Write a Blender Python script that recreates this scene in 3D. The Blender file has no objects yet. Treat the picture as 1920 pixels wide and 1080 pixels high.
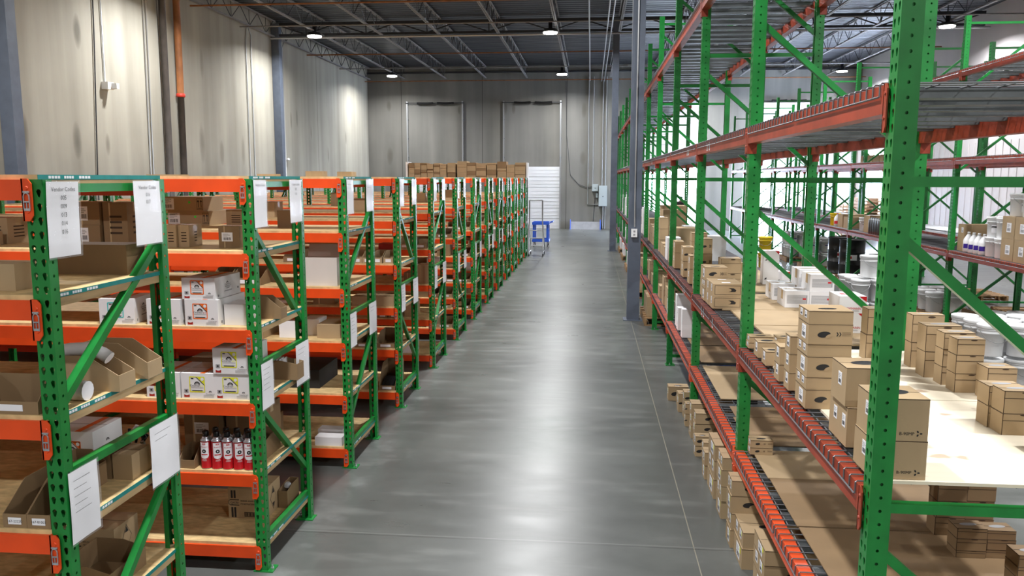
import bpy, math, random
from mathutils import Vector, Matrix, Euler
rnd = random.Random(7)
PI = math.pi
SC = bpy.context.scene
COL = SC.collection

# ------------------------------------------------------------------ materials
def lin(c):
    return tuple((x/12.92 if x <= .04045 else ((x+.055)/1.055)**2.4) for x in [v/255 for v in c])

def mat(name, rgb, rough=.5, metal=0., spec=.5, noise=None, bump=None, emit=None, alpha=None, coat=0.):
    """plain principled surface; noise=(scale, amount, stretch xyz) varies the colour, bump=(scale, strength)"""
    m = bpy.data.materials.new(name); m.use_nodes = True
    nt = m.node_tree; b = nt.nodes['Principled BSDF']
    col = lin(rgb)
    b.inputs['Base Color'].default_value = (*col, 1)
    b.inputs['Roughness'].default_value = rough
    b.inputs['Metallic'].default_value = metal
    b.inputs['Specular IOR Level'].default_value = spec
    b.inputs['Coat Weight'].default_value = coat
    if alpha is not None: b.inputs['Alpha'].default_value = alpha
    if emit:
        b.inputs['Emission Color'].default_value = (*lin(emit[0]), 1)
        b.inputs['Emission Strength'].default_value = emit[1]
    if noise or bump:
        tc = nt.nodes.new('ShaderNodeTexCoord')
    if noise:
        mp = nt.nodes.new('ShaderNodeMapping'); mp.inputs['Scale'].default_value = noise[2] if len(noise) > 2 else (1, 1, 1)
        nt.links.new(tc.outputs['Object'], mp.inputs['Vector'])
        n = nt.nodes.new('ShaderNodeTexNoise'); n.inputs['Scale'].default_value = noise[0]; n.inputs['Detail'].default_value = 6
        nt.links.new(mp.outputs['Vector'], n.inputs['Vector'])
        r = nt.nodes.new('ShaderNodeValToRGB'); a = noise[1]
        r.color_ramp.elements[0].position = .3; r.color_ramp.elements[1].position = .7
        r.color_ramp.elements[0].color = (*[c*(1-a) for c in col], 1)
        r.color_ramp.elements[1].color = (*[min(1, c*(1+a)) for c in col], 1)
        nt.links.new(n.outputs['Fac'], r.inputs['Fac']); nt.links.new(r.outputs['Color'], b.inputs['Base Color'])
    if bump:
        n2 = nt.nodes.new('ShaderNodeTexNoise'); n2.inputs['Scale'].default_value = bump[0]; n2.inputs['Detail'].default_value = 4
        nt.links.new(tc.outputs['Object'], n2.inputs['Vector'])
        bp = nt.nodes.new('ShaderNodeBump'); bp.inputs['Strength'].default_value = bump[1]; bp.inputs['Distance'].default_value = .004
        nt.links.new(n2.outputs['Fac'], bp.inputs['Height']); nt.links.new(bp.outputs['Normal'], b.inputs['Normal'])
    return m

M = {}
M['green'] = mat('green_enamel', (26, 122, 52), .32, noise=(9, .16), bump=(60, .05))
M['orange'] = mat('orange_enamel', (224, 74, 22), .38, noise=(5, .1))
M['lowbeam'] = mat('bright_orange_enamel', (214, 78, 36), .4, noise=(6, .12))
M['redorange'] = mat('weathered_orange_enamel', (152, 60, 38), .42, noise=(7, .22))
M['zinc'] = mat('zinc_plated_steel', (200, 203, 210), .28, .85, noise=(40, .15))
M['galv'] = mat('galvanised_steel', (104, 108, 110), .42, .75, noise=(6, .15))
M['osb'] = mat('pressed_wood_board', (202, 174, 124), .7, noise=(16, .22, (1, 2.4, 1)), bump=(90, .1))
M['lumber'] = mat('lumber', (196, 168, 124), .75, noise=(6, .16, (6, .6, 6)))
M['palletwood'] = mat('worn_pallet_wood', (150, 118, 82), .8, noise=(7, .3, (1, 8, 1)))
M['teal'] = mat('teal_edge_paint', (22, 128, 124), .6, noise=(20, .12))
M['kraft'] = mat('kraft_cardboard', (168, 144, 110), .75, noise=(3.5, .07))
M['kraft2'] = mat('brown_cardboard', (132, 107, 76), .75, noise=(3.5, .08))
M['kraft_in'] = mat('cardboard_inside', (136, 106, 72), .8, noise=(4, .08))
M['tape'] = mat('packing_tape', (184, 160, 122), .25, spec=.6)
M['seam'] = mat('dark_carton_seam', (64, 48, 34), .9)
M['ink'] = mat('black_ink', (26, 26, 28), .6)
M['greyink'] = mat('grey_ink', (150, 150, 152), .7)
M['white'] = mat('white_cardboard', (226, 225, 226), .6, noise=(4, .03))
M['paper'] = mat('white_paper', (236, 236, 240), .65, noise=(7, .03))
M['labelw'] = mat('label_white', (232, 232, 236), .5)
M['yellow'] = mat('yellow_print', (222, 224, 40), .5)
M['orangep'] = mat('orange_print', (240, 110, 30), .5)
M['tealp'] = mat('teal_print', (60, 190, 190), .5)
M['red'] = mat('red_print', (186, 22, 32), .35)
M['darkred'] = mat('dark_red_print', (160, 30, 26), .5)
M['greensticker'] = mat('bright_green_sticker', (40, 235, 60), .5)
M['plastic_w'] = mat('white_plastic', (228, 229, 230), .35)
M['plastic_b'] = mat('black_plastic', (16, 16, 17), .3)
M['plastic_y'] = mat('yellow_plastic', (232, 200, 24), .35)
M['purple'] = mat('purple_label', (52, 30, 130), .4)
M['drum'] = mat('black_drum_enamel', (14, 15, 16), .3, noise=(8, .3))
M['column'] = mat('grey_column_paint', (84, 92, 106), .55, noise=(5, .12))
M['darksteel'] = mat('dark_roof_steel', (38, 40, 45), .55, noise=(6, .2))
M['greysteel'] = mat('grey_primer_steel', (126, 124, 124), .5, noise=(6, .15))
M['conduit'] = mat('conduit_steel', (168, 170, 172), .4, .6)
M['rust'] = mat('rusty_pipe', (136, 84, 44), .7, noise=(6, .3, (1, 1, .4)))
M['blackpipe'] = mat('black_iron_pipe', (66, 60, 56), .6, noise=(8, .3, (1, 1, .4)))
M['redpaint'] = mat('red_coupling_paint', (200, 60, 44), .5)
M['blue'] = mat('blue_plastic', (36, 84, 190), .45)
M['electric'] = mat('grey_enclosure_paint', (168, 178, 182), .5)
M['dockw'] = mat('white_door_panel', (214, 215, 218), .45, noise=(2, .03))
M['housing'] = mat('lamp_housing', (60, 62, 66), .4, .3)
M['lens'] = mat('lit_lamp_lens', (255, 255, 255), .3, emit=((255, 252, 244), 22))
M['plywood'] = None
M['skin'] = mat('skin', (150, 104, 82), .6)
M['clothd'] = mat('dark_cloth', (46, 36, 40), .85)
M['hair'] = mat('dark_hair', (24, 18, 16), .7)
M['sleeve'] = mat('clear_plastic_sleeve', (245, 248, 250), .12, spec=.8, alpha=.16)
M['film'] = mat('clear_stretch_film', (225, 230, 235), .2, spec=.8, alpha=.45)
M['rubber'] = mat('black_rubber', (22, 22, 24), .7)
M['wire'] = mat('welded_steel_wire', (116, 118, 122), .42, .7)
M['dull'] = mat('dull_steel_plate', (128, 130, 136), .6, noise=(5, .1))
M['offwhite'] = mat('offwhite_cardboard', (206, 198, 190), .7, noise=(3, .04))
M['redbin'] = mat('red_plastic', (200, 40, 50), .4)

def floor_mat():
    m = bpy.data.materials.new('polished_concrete'); m.use_nodes = True
    nt = m.node_tree; b = nt.nodes['Principled BSDF']; N = nt.nodes.new; L = nt.links.new
    tc = N('ShaderNodeTexCoord')
    n1 = N('ShaderNodeTexNoise'); n1.inputs['Scale'].default_value = .55; n1.inputs['Detail'].default_value = 9; n1.inputs['Roughness'].default_value = .62
    L(tc.outputs['Object'], n1.inputs['Vector'])
    r1 = N('ShaderNodeValToRGB'); r1.color_ramp.elements[0].position = .3; r1.color_ramp.elements[1].position = .72
    r1.color_ramp.elements[0].color = (*lin((66, 69, 67)), 1); r1.color_ramp.elements[1].color = (*lin((102, 105, 102)), 1)
    L(n1.outputs['Fac'], r1.inputs['Fac'])
    # scuffs, stretched across the aisle
    mp = N('ShaderNodeMapping'); mp.inputs['Scale'].default_value = (1.2, 5, 1); L(tc.outputs['Object'], mp.inputs['Vector'])
    n2 = N('ShaderNodeTexNoise'); n2.inputs['Scale'].default_value = 1.1; n2.inputs['Detail'].default_value = 8; L(mp.outputs['Vector'], n2.inputs['Vector'])
    r2 = N('ShaderNodeValToRGB'); r2.color_ramp.elements[0].position = .56; r2.color_ramp.elements[1].position = .85; r2.color_ramp.elements[1].color = (.45, .45, .45, 1)
    L(n2.outputs['Fac'], r2.inputs['Fac'])
    mx = N('ShaderNodeMix'); mx.data_type = 'RGBA'; L(r2.outputs['Color'], mx.inputs['Factor']); L(r1.outputs['Color'], mx.inputs[6]); mx.inputs[7].default_value = (*lin((140, 142, 138)), 1)
    # construction joints at fixed places
    sx = N('ShaderNodeSeparateXYZ'); L(tc.outputs['Object'], sx.inputs['Vector'])
    def line(axis, pos, w):
        s = N('ShaderNodeMath'); s.operation = 'SUBTRACT'; L(sx.outputs[axis], s.inputs[0]); s.inputs[1].default_value = pos
        a = N('ShaderNodeMath'); a.operation = 'ABSOLUTE'; L(s.outputs[0], a.inputs[0])
        c = N('ShaderNodeMath'); c.operation = 'LESS_THAN'; L(a.outputs[0], c.inputs[0]); c.inputs[1].default_value = w
        return c.outputs[0]
    out = mx.outputs[2]
    for ax, p, w, c in (('X', .72, .0035, (140, 136, 122)), ('Y', 5.16, .003, (58, 60, 58)), ('Y', 5.185, .004, (118, 120, 117)), ('Y', 13.9, .004, (70, 72, 70)), ('Y', 22.6, .004, (70, 72, 70))):
        k = N('ShaderNodeMix'); k.data_type = 'RGBA'; L(line(ax, p, w), k.inputs['Factor']); L(out, k.inputs[6]); k.inputs[7].default_value = (*lin(c), 1)
        out = k.outputs[2]
    # dusty white band along the shelving feet
    s = N('ShaderNodeMath'); s.operation = 'SUBTRACT'; L(sx.outputs['X'], s.inputs[0]); s.inputs[1].default_value = -1.86
    a = N('ShaderNodeMath'); a.operation = 'ABSOLUTE'; L(s.outputs[0], a.inputs[0])
    mr = N('ShaderNodeMapRange'); mr.inputs['From Min'].default_value = .02; mr.inputs['From Max'].default_value = .16; mr.inputs['To Min'].default_value = 1; mr.inputs['To Max'].default_value = 0
    L(a.outputs[0], mr.inputs['Value'])
    n3 = N('ShaderNodeTexNoise'); n3.inputs['Scale'].default_value = 3.2; n3.inputs['Detail'].default_value = 8; L(tc.outputs['Object'], n3.inputs['Vector'])
    r3 = N('ShaderNodeValToRGB'); r3.color_ramp.elements[0].position = .5; r3.color_ramp.elements[1].position = .85; r3.color_ramp.elements[1].color = (.6, .6, .6, 1); L(n3.outputs['Fac'], r3.inputs['Fac'])
    mm = N('ShaderNodeMath'); mm.operation = 'MULTIPLY'; L(mr.outputs[0], mm.inputs[0]); L(r3.outputs['Color'], mm.inputs[1])
    k = N('ShaderNodeMix'); k.data_type = 'RGBA'; L(mm.outputs[0], k.inputs['Factor']); L(out, k.inputs[6]); k.inputs[7].default_value = (*lin((160, 164, 162)), 1)
    L(k.outputs[2], b.inputs['Base Color'])
    rr = N('ShaderNodeMapRange'); rr.inputs['To Min'].default_value = .22; rr.inputs['To Max'].default_value = .4
    L(n2.outputs['Fac'], rr.inputs['Value']); L(rr.outputs[0], b.inputs['Roughness'])
    b.inputs['Specular IOR Level'].default_value = .62
    return m

def wall_mat(name, c0, c1, streak, spots, axis, seams):
    """tilt-up concrete: vertical streaks, form seams and dark oval stains at fixed places; axis is the wall's long axis"""
    m = bpy.data.materials.new(name); m.use_nodes = True
    nt = m.node_tree; b = nt.nodes['Principled BSDF']; N = nt.nodes.new; L = nt.links.new
    tc = N('ShaderNodeTexCoord'); b.inputs['Roughness'].default_value = .8
    mp = N('ShaderNodeMapping'); mp.inputs['Scale'].default_value = (1, 1, .06); L(tc.outputs['Object'], mp.inputs['Vector'])
    n1 = N('ShaderNodeTexNoise'); n1.inputs['Scale'].default_value = 1.5; n1.inputs['Detail'].default_value = 9; L(mp.outputs['Vector'], n1.inputs['Vector'])
    r1 = N('ShaderNodeValToRGB'); r1.color_ramp.elements[0].position = .3; r1.color_ramp.elements[1].position = .7
    r1.color_ramp.elements[0].color = (*lin(c0), 1); r1.color_ramp.elements[1].color = (*lin(c1), 1); L(n1.outputs['Fac'], r1.inputs['Fac'])
    n4 = N('ShaderNodeTexNoise'); n4.inputs['Scale'].default_value = .8; n4.inputs['Detail'].default_value = 8; L(tc.outputs['Object'], n4.inputs['Vector'])
    mr = N('ShaderNodeMapRange'); mr.inputs['To Min'].default_value = .8; mr.inputs['To Max'].default_value = 1.14; L(n4.outputs['Fac'], mr.inputs['Value'])
    mu = N('ShaderNodeMix'); mu.data_type = 'RGBA'; mu.blend_type = 'MULTIPLY'; mu.inputs['Factor'].default_value = 1
    cv = N('ShaderNodeCombineColor'); [L(mr.outputs[0], cv.inputs[i]) for i in range(3)]
    L(r1.outputs['Color'], mu.inputs[6]); L(cv.outputs[0], mu.inputs[7]); out = mu.outputs[2]
    sx = N('ShaderNodeSeparateXYZ'); L(tc.outputs['Object'], sx.inputs['Vector'])
    def mth(op, x, y):
        q = N('ShaderNodeMath'); q.operation = op
        for i, v in enumerate((x, y)):
            if v is None: continue
            if isinstance(v, (int, float)): q.inputs[i].default_value = v
            else: L(v, q.inputs[i])
        return q.outputs[0]
    for (p, z, rp, rz, k) in spots:
        du = mth('DIVIDE', mth('SUBTRACT', sx.outputs[axis], p), rp); dv = mth('DIVIDE', mth('SUBTRACT', sx.outputs['Z'], z), rz)
        d = mth('ADD', mth('MULTIPLY', du, du), mth('MULTIPLY', dv, dv))
        d = mth('ADD', d, mth('MULTIPLY', mth('SUBTRACT', n4.outputs['Fac'], .5), 1.2))
        g = N('ShaderNodeMapRange'); g.inputs['From Min'].default_value = .05; g.inputs['From Max'].default_value = .75; g.inputs['To Min'].default_value = k; g.inputs['To Max'].default_value = 0; L(d, g.inputs['Value'])
        q = N('ShaderNodeMix'); q.data_type = 'RGBA'; L(g.outputs[0], q.inputs['Factor']); L(out, q.inputs[6]); q.inputs[7].default_value = (*lin((84, 80, 70)), 1); out = q.outputs[2]
    for p in seams:
        a = mth('LESS_THAN', mth('ABSOLUTE', mth('SUBTRACT', sx.outputs[axis], p), None), .014)
        q = N('ShaderNodeMix'); q.data_type = 'RGBA'; L(a, q.inputs['Factor']); L(out, q.inputs[6]); q.inputs[7].default_value = (*lin((70, 68, 64)), 1); out = q.outputs[2]
    L(out, b.inputs['Base Color'])
    bp = N('ShaderNodeBump'); bp.inputs['Strength'].default_value = .25; bp.inputs['Distance'].default_value = .01; L(n4.outputs['Fac'], bp.inputs['Height']); L(bp.outputs['Normal'], b.inputs['Normal'])
    return m

def plywood_mat():
    m = mat('pale_plywood', (232, 221, 198), .6, noise=(2.2, .06, (1, 6, 1)))
    nt = m.node_tree; b = nt.nodes['Principled BSDF']; N = nt.nodes.new; L = nt.links.new
    src = b.inputs['Base Color'].links[0].from_socket; tc = N('ShaderNodeTexCoord')
    mp = N('ShaderNodeMapping'); mp.inputs['Scale'].default_value = (2.6, 7, 1); L(tc.outputs['Object'], mp.inputs['Vector'])
    v = N('ShaderNodeTexVoronoi'); v.inputs['Scale'].default_value = 1.; L(mp.outputs['Vector'], v.inputs['Vector'])
    n = N('ShaderNodeTexNoise'); n.inputs['Scale'].default_value = 9; L(tc.outputs['Object'], n.inputs['Vector'])
    a = N('ShaderNodeMath'); a.operation = 'ADD'; L(v.outputs['Distance'], a.inputs[0]); L(n.outputs['Fac'], a.inputs[1])
    r = N('ShaderNodeMapRange'); r.inputs['From Min'].default_value = .6; r.inputs['From Max'].default_value = .7; r.inputs['To Min'].default_value = .75; r.inputs['To Max'].default_value = 0; L(a.outputs[0], r.inputs['Value'])
    k = N('ShaderNodeMix'); k.data_type = 'RGBA'; L(r.outputs[0], k.inputs['Factor']); L(src, k.inputs[6]); k.inputs[7].default_value = (*lin((150, 118, 92)), 1); L(k.outputs[2], b.inputs['Base Color'])
    return m
M['plywood'] = plywood_mat()
def deck_mat():
    m = mat('corrugated_roof_deck', (60, 62, 68), .45, .35)
    nt = m.node_tree; b = nt.nodes['Principled BSDF']; N = nt.nodes.new; L = nt.links.new
    tc = N('ShaderNodeTexCoord'); w = N('ShaderNodeTexWave'); w.bands_direction = 'Y'; w.inputs['Scale'].default_value = 1.05; w.inputs['Distortion'].default_value = 0
    L(tc.outputs['Object'], w.inputs['Vector'])
    bp = N('ShaderNodeBump'); bp.inputs['Strength'].default_value = .9; bp.inputs['Distance'].default_value = .05
    L(w.outputs['Fac'], bp.inputs['Height']); L(bp.outputs['Normal'], b.inputs['Normal'])
    return m

# ------------------------------------------------------------------ mesh helper
class MB:
    def __init__(s): s.v = []; s.f = []; s.m = []; s.mats = []
    def mi(s, m):
        if m not in s.mats: s.mats.append(m)
        return s.mats.index(m)
    def poly(s, pts, m):
        i = len(s.v); s.v += [tuple(p) for p in pts]; s.f.append(tuple(range(i, i+len(pts)))); s.m.append(s.mi(m))
    def hexa(s, c, m):            # 8 corners: bottom ring 0-3, top ring 4-7
        i = len(s.v); s.v += [tuple(p) for p in c]
        for q in ((3, 2, 1, 0), (4, 5, 6, 7), (0, 1, 5, 4), (1, 2, 6, 5), (2, 3, 7, 6), (3, 0, 4, 7)):
            s.f.append(tuple(i+k for k in q)); s.m.append(s.mi(m))
    def box(s, x0, x1, y0, y1, z0, z1, m):
        s.hexa([(x0, y0, z0), (x1, y0, z0), (x1, y1, z0), (x0, y1, z0), (x0, y0, z1), (x1, y0, z1), (x1, y1, z1), (x0, y1, z1)], m)
    def bar(s, a, b, w, h, m, up=(0, 0, 1)):      # rectangular bar from a to b
        a = Vector(a); b = Vector(b); d = (b-a).normalized(); u = Vector(up)
        if abs(d.dot(u)) > .95: u = Vector((1, 0, 0))
        r = d.cross(u).normalized(); u = r.cross(d).normalized()
        q = [r*(-w/2)+u*(-h/2), r*(w/2)+u*(-h/2), r*(w/2)+u*(h/2), r*(-w/2)+u*(h/2)]
        i = len(s.v); s.v += [tuple(a+k) for k in q]+[tuple(b+k) for k in q]
        for f in ((0, 1, 2, 3), (7, 6, 5, 4), (0, 4, 5, 1), (1, 5, 6, 2), (2, 6, 7, 3), (3, 7, 4, 0)):
            s.f.append(tuple(i+k for k in f)); s.m.append(s.mi(m))
    def tube(s, pts, r, m, n=6, cap=True):
        pts = [Vector(p) for p in pts]; i0 = len(s.v); k = len(pts)
        for j, p in enumerate(pts):
            d = ((pts[min(j+1, k-1)]-pts[max(j-1, 0)])).normalized()
            u = Vector((0, 0, 1)) if abs(d.z) < .9 else Vector((1, 0, 0))
            a = d.cross(u).normalized(); b = d.cross(a).normalized()
            for t in range(n):
                an = 2*PI*t/n; s.v.append(tuple(p+a*(r*math.cos(an))+b*(r*math.sin(an))))
        for j in range(k-1):
            for t in range(n):
                s.f.append((i0+j*n+t, i0+j*n+(t+1) % n, i0+(j+1)*n+(t+1) % n, i0+(j+1)*n+t)); s.m.append(s.mi(m))
        if cap:
            s.f.append(tuple(i0+t for t in range(n))); s.m.append(s.mi(m))
            s.f.append(tuple(i0+(k-1)*n+t for t in reversed(range(n)))); s.m.append(s.mi(m))
    def lathe(s, prof, m, n=20, c=(0, 0), sx=1, sy=1, cap=True):      # prof: (r, z[, material])
        i0 = len(s.v); k = len(prof)
        for p in prof:
            for t in range(n):
                a = 2*PI*t/n; s.v.append((c[0]+p[0]*sx*math.cos(a), c[1]+p[0]*sy*math.sin(a), p[1]))
        for j in range(k-1):
            mm = prof[j][2] if len(prof[j]) > 2 else m
            for t in range(n):
                s.f.append((i0+j*n+t, i0+j*n+(t+1) % n, i0+(j+1)*n+(t+1) % n, i0+(j+1)*n+t)); s.m.append(s.mi(mm))
        if cap:
            s.f.append(tuple(i0+t for t in reversed(range(n)))); s.m.append(s.mi(prof[0][2] if len(prof[0]) > 2 else m))
            s.f.append(tuple(i0+(k-1)*n+t for t in range(n))); s.m.append(s.mi(prof[-1][2] if len(prof[-1]) > 2 else m))
    def mesh(s, name, smooth=False):
        me = bpy.data.meshes.new(name); me.from_pydata(s.v, [], s.f)
        for m in s.mats: me.materials.append(M[m] if isinstance(m, str) else m)
        me.polygons.foreach_set('material_index', s.m)
        if smooth: me.polygons.foreach_set('use_smooth', [len(p.vertices) == 4 for p in me.polygons])
        me.update(); return me

def ob(name, me, parent=None, loc=(0, 0, 0), rz=0., rot=None):
    o = bpy.data.objects.new(name, me); COL.objects.link(o); o.location = loc
    o.rotation_euler = rot if rot else (0, 0, rz)
    if parent: o.parent = parent
    return o
def tag(o, label, cat, group=None, kind=None):
    o['label'] = label; o['category'] = cat
    if group: o['group'] = group
    if kind: o['kind'] = kind
    return o
def thing(name, label, cat, loc=(0, 0, 0), rz=0., group=None):
    return tag(ob(name, None, None, loc, rz), label, cat, group)
def struct(name, mb, loc=(0, 0, 0), parent=None, smooth=False):
    o = ob(name, mb.mesh(name, smooth), parent, loc)
    if not parent: o['kind'] = 'structure'
    return o
ORD = ['', 'first', 'second', 'third', 'fourth', 'fifth', 'sixth', 'seventh', 'eighth', 'ninth', 'tenth', 'eleventh', 'twelfth', 'thirteenth', 'fourteenth', 'fifteenth', 'sixteenth', 'seventeenth', 'eighteenth', 'nineteenth', 'twentieth'] + ['%dth' % i for i in range(21, 60)]

_txt = {}
def text_mesh(body, size, material, align='CENTER'):
    """flat lettering in the XZ plane, readable from -Y"""
    k = (body, size, material, align)
    if k not in _txt:
        cu = bpy.data.curves.new('lettering', 'FONT'); cu.body = body; cu.size = size; cu.align_x = align; cu.resolution_u = 2; cu.space_line = 1.35
        o = bpy.data.objects.new('lettering', cu); COL.objects.link(o)
        dg = bpy.context.evaluated_depsgraph_get(); me = bpy.data.meshes.new_from_object(o.evaluated_get(dg))
        bpy.data.objects.remove(o); me.transform(Matrix.Rotation(PI/2, 4, 'X')); me.materials.clear(); me.materials.append(M[material]); me.name = 'lettering'
        _txt[k] = me
    return _txt[k]
def text(body, size, material, parent, loc, rz=0., rot=None, align='CENTER'):
    return ob('printed_text', text_mesh(body, size, material, align), parent, loc, rz, rot)

# ------------------------------------------------------------------ shared numbers
XL, Y1, PITCH, DEP = -1.977, 2.756, 1.8227, .841          # shelving rows on the left
XA, XAR, R1, BAY = 1.026, 2.14, 2.9062, 2.5437            # tall rack on the right
LTOP = [2.437, 1.995, 1.535, 1.08, .63, .165]             # beam tops, shelving
BTH = .018
SH = [z+BTH for z in LTOP]
RTOP = [4.12, 2.77, 1.31, .59]                            # beam tops, tall racks
DECK = .012
WALLX, WALLY, WALLR, CEIL = -10.9, 39.2, 12.3, 7.75

# ------------------------------------------------------------------ room shell
def build_room():
    b = MB(); m = floor_mat(); b.box(WALLX-.2, WALLR+.2, -8.2, WALLY+.2, -.2, 0, m); struct('floor', b)
    lw = wall_mat('left_tilt_up_concrete', (140, 136, 124), (172, 168, 155), 1, [(16.66, 5.5, .16, .45, .75), (16.4, 3.25, .2, .5, .8), (17.5, 3.2, .12, .32, .6), (14.74, 3.26, .2, .6, .7), (22.0, 3.4, .22, .7, .5), (23.2, 3.2, .16, .45, .4), (24.7, 3.3, .16, .55, .4), (22.2, 5.6, .14, .55, .35), (29.5, 4.6, .1, .4, .5), (31, 4.2, .1, .35, .4), (33, 3.4, .12, .4, .4), (35.5, 4.2, .12, .4, .45), (28.9, 4.5, .1, .4, .5)], 'Y', [19.95, 31.8, 7.9])
    bw = wall_mat('back_tilt_up_concrete', (106, 105, 100), (132, 130, 124), 1, [(-.38, 5.65, .18, .5, .6), (-.41, 3.42, .2, .4, .6), (-9.84, 5.9, .16, .35, .6), (-9.84, 3.46, .2, .5, .6), (-6.4, 5.7, .1, .25, .6), (-4.15, 5.8, .12, .4, .6), (-3.75, 5.75, .12, .3, .6)], 'X', [-9.23, -5.26, -1.2])
    b = MB(); b.box(WALLX-.25, WALLX, -8.2, WALLY+.25, 0, CEIL, lw); struct('wall_left', b)
    # back wall with two open dock doors
    b = MB(); D3 = (2.55, 5.2); D4 = (7.9, 10.1)
    for x0, x1, z0, z1 in ((WALLX, D3[0], 0, CEIL), (D3[0], D3[1], 3., CEIL), (D3[1], D4[0], 0, CEIL), (D4[0], D4[1], 3., CEIL), (D4[1], WALLR, 0, CEIL)):
        b.box(x0, x1, WALLY, WALLY+.22, z0, z1, bw)
    struct('wall_back', b)
    # right wall, white with an opening near the far corner
    wr = mat('white_painted_wall', (204, 199, 201), .7, noise=(1.2, .05, (1, 1, .3)))
    b = MB(); O = (33.2, 38.4)
    for y0, y1, z0, z1 in ((-8.2, O[0], 0, CEIL), (O[0], O[1], 3.5, CEIL), (O[1], WALLY, 0, CEIL)):
        b.box(WALLR, WALLR+.22, y0, y1, z0, z1, wr)
    for k in range(60):                                       # vertical ribs of the liner panel, lower part
        y = 6+k*.45
        if not (O[0]-.1 < y < O[1]+.1): b.box(WALLR-.02, WALLR, y, y+.04, 0, 3.6, wr)
    struct('wall_right', b)
    b = MB(); b.box(WALLX-.2, WALLR+.2, -8.4, -8.2, 0, CEIL, mat('front_wall_paint', (170, 168, 162), .8)); struct('wall_front', b)
    b = MB(); b.box(WALLX-.2, WALLR+.2, -8.2, WALLY+.2, CEIL, CEIL+.1, deck_mat()); struct('ceiling', b)
    b = MB(); b.box(WALLX, WALLR, WALLY-.06, WALLY, 7.42, 7.5, 'darksteel'); struct('trim_1', b)
    b = MB(); b.box(-60, 90, WALLY+.25, 160, -.35, -.12, mat('outside_concrete', (190, 188, 182), .8)); struct('ground', b)

def build_doors():
    # closed dock doors on the left, raised ones on the right
    for n, (x0, x1, zb, up) in enumerate(((-8.9, -6.25, 0, 0), (-4.2, -1.52, 0, 0), (2.5, 5.25, 3.02, 1), (7.85, 10.15, 2.95, 1))):
        b = MB(); w = x1-x0; H = 3.0
        for k in range(6):
            z = zb+k*H/6
            b.box(x0, x1, WALLY-.09, WALLY-.05, z+.012, z+H/6-.012, 'dockw'); b.box(x0, x1, WALLY-.08, WALLY-.05, z-.012, z+.012, 'greyink')
            b.box(x0, x1, WALLY-.1, WALLY-.09, z+.16, z+.175, 'dockw'); b.box(x0, x1, WALLY-.1, WALLY-.09, z+.33, z+.345, 'dockw')
        d = struct('door_%d' % (n+1), b)
        t = MB()
        for x in (x0-.03, x1+.03):
            t.box(x-.03, x+.03, WALLY-.13, WALLY, 0, 6.1, 'conduit')
            for z in (1.2, 2.4, 3.4, 4.3, 5.2): t.box(x-.05, x+.05, WALLY-.06, WALLY, z, z+.06, 'galv')
        ob('track', t.mesh('track'), d)
        s = MB(); s.tube([(x0-.1, WALLY-.16, 6.02), (x1+.1, WALLY-.16, 6.02)], .02, 'darksteel', 8)
        for a, e in ((.18, .48), (.55, .86)):
            pts = [(x0+w*(a+(e-a)*i/6), WALLY-.16, 6.02-.02*math.sin(PI*i/6)) for i in range(7)]; s.tube(pts, .055, 'plastic_b', 10)
        ob('torsion_spring', s.mesh('torsion_spring'), d)

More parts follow.
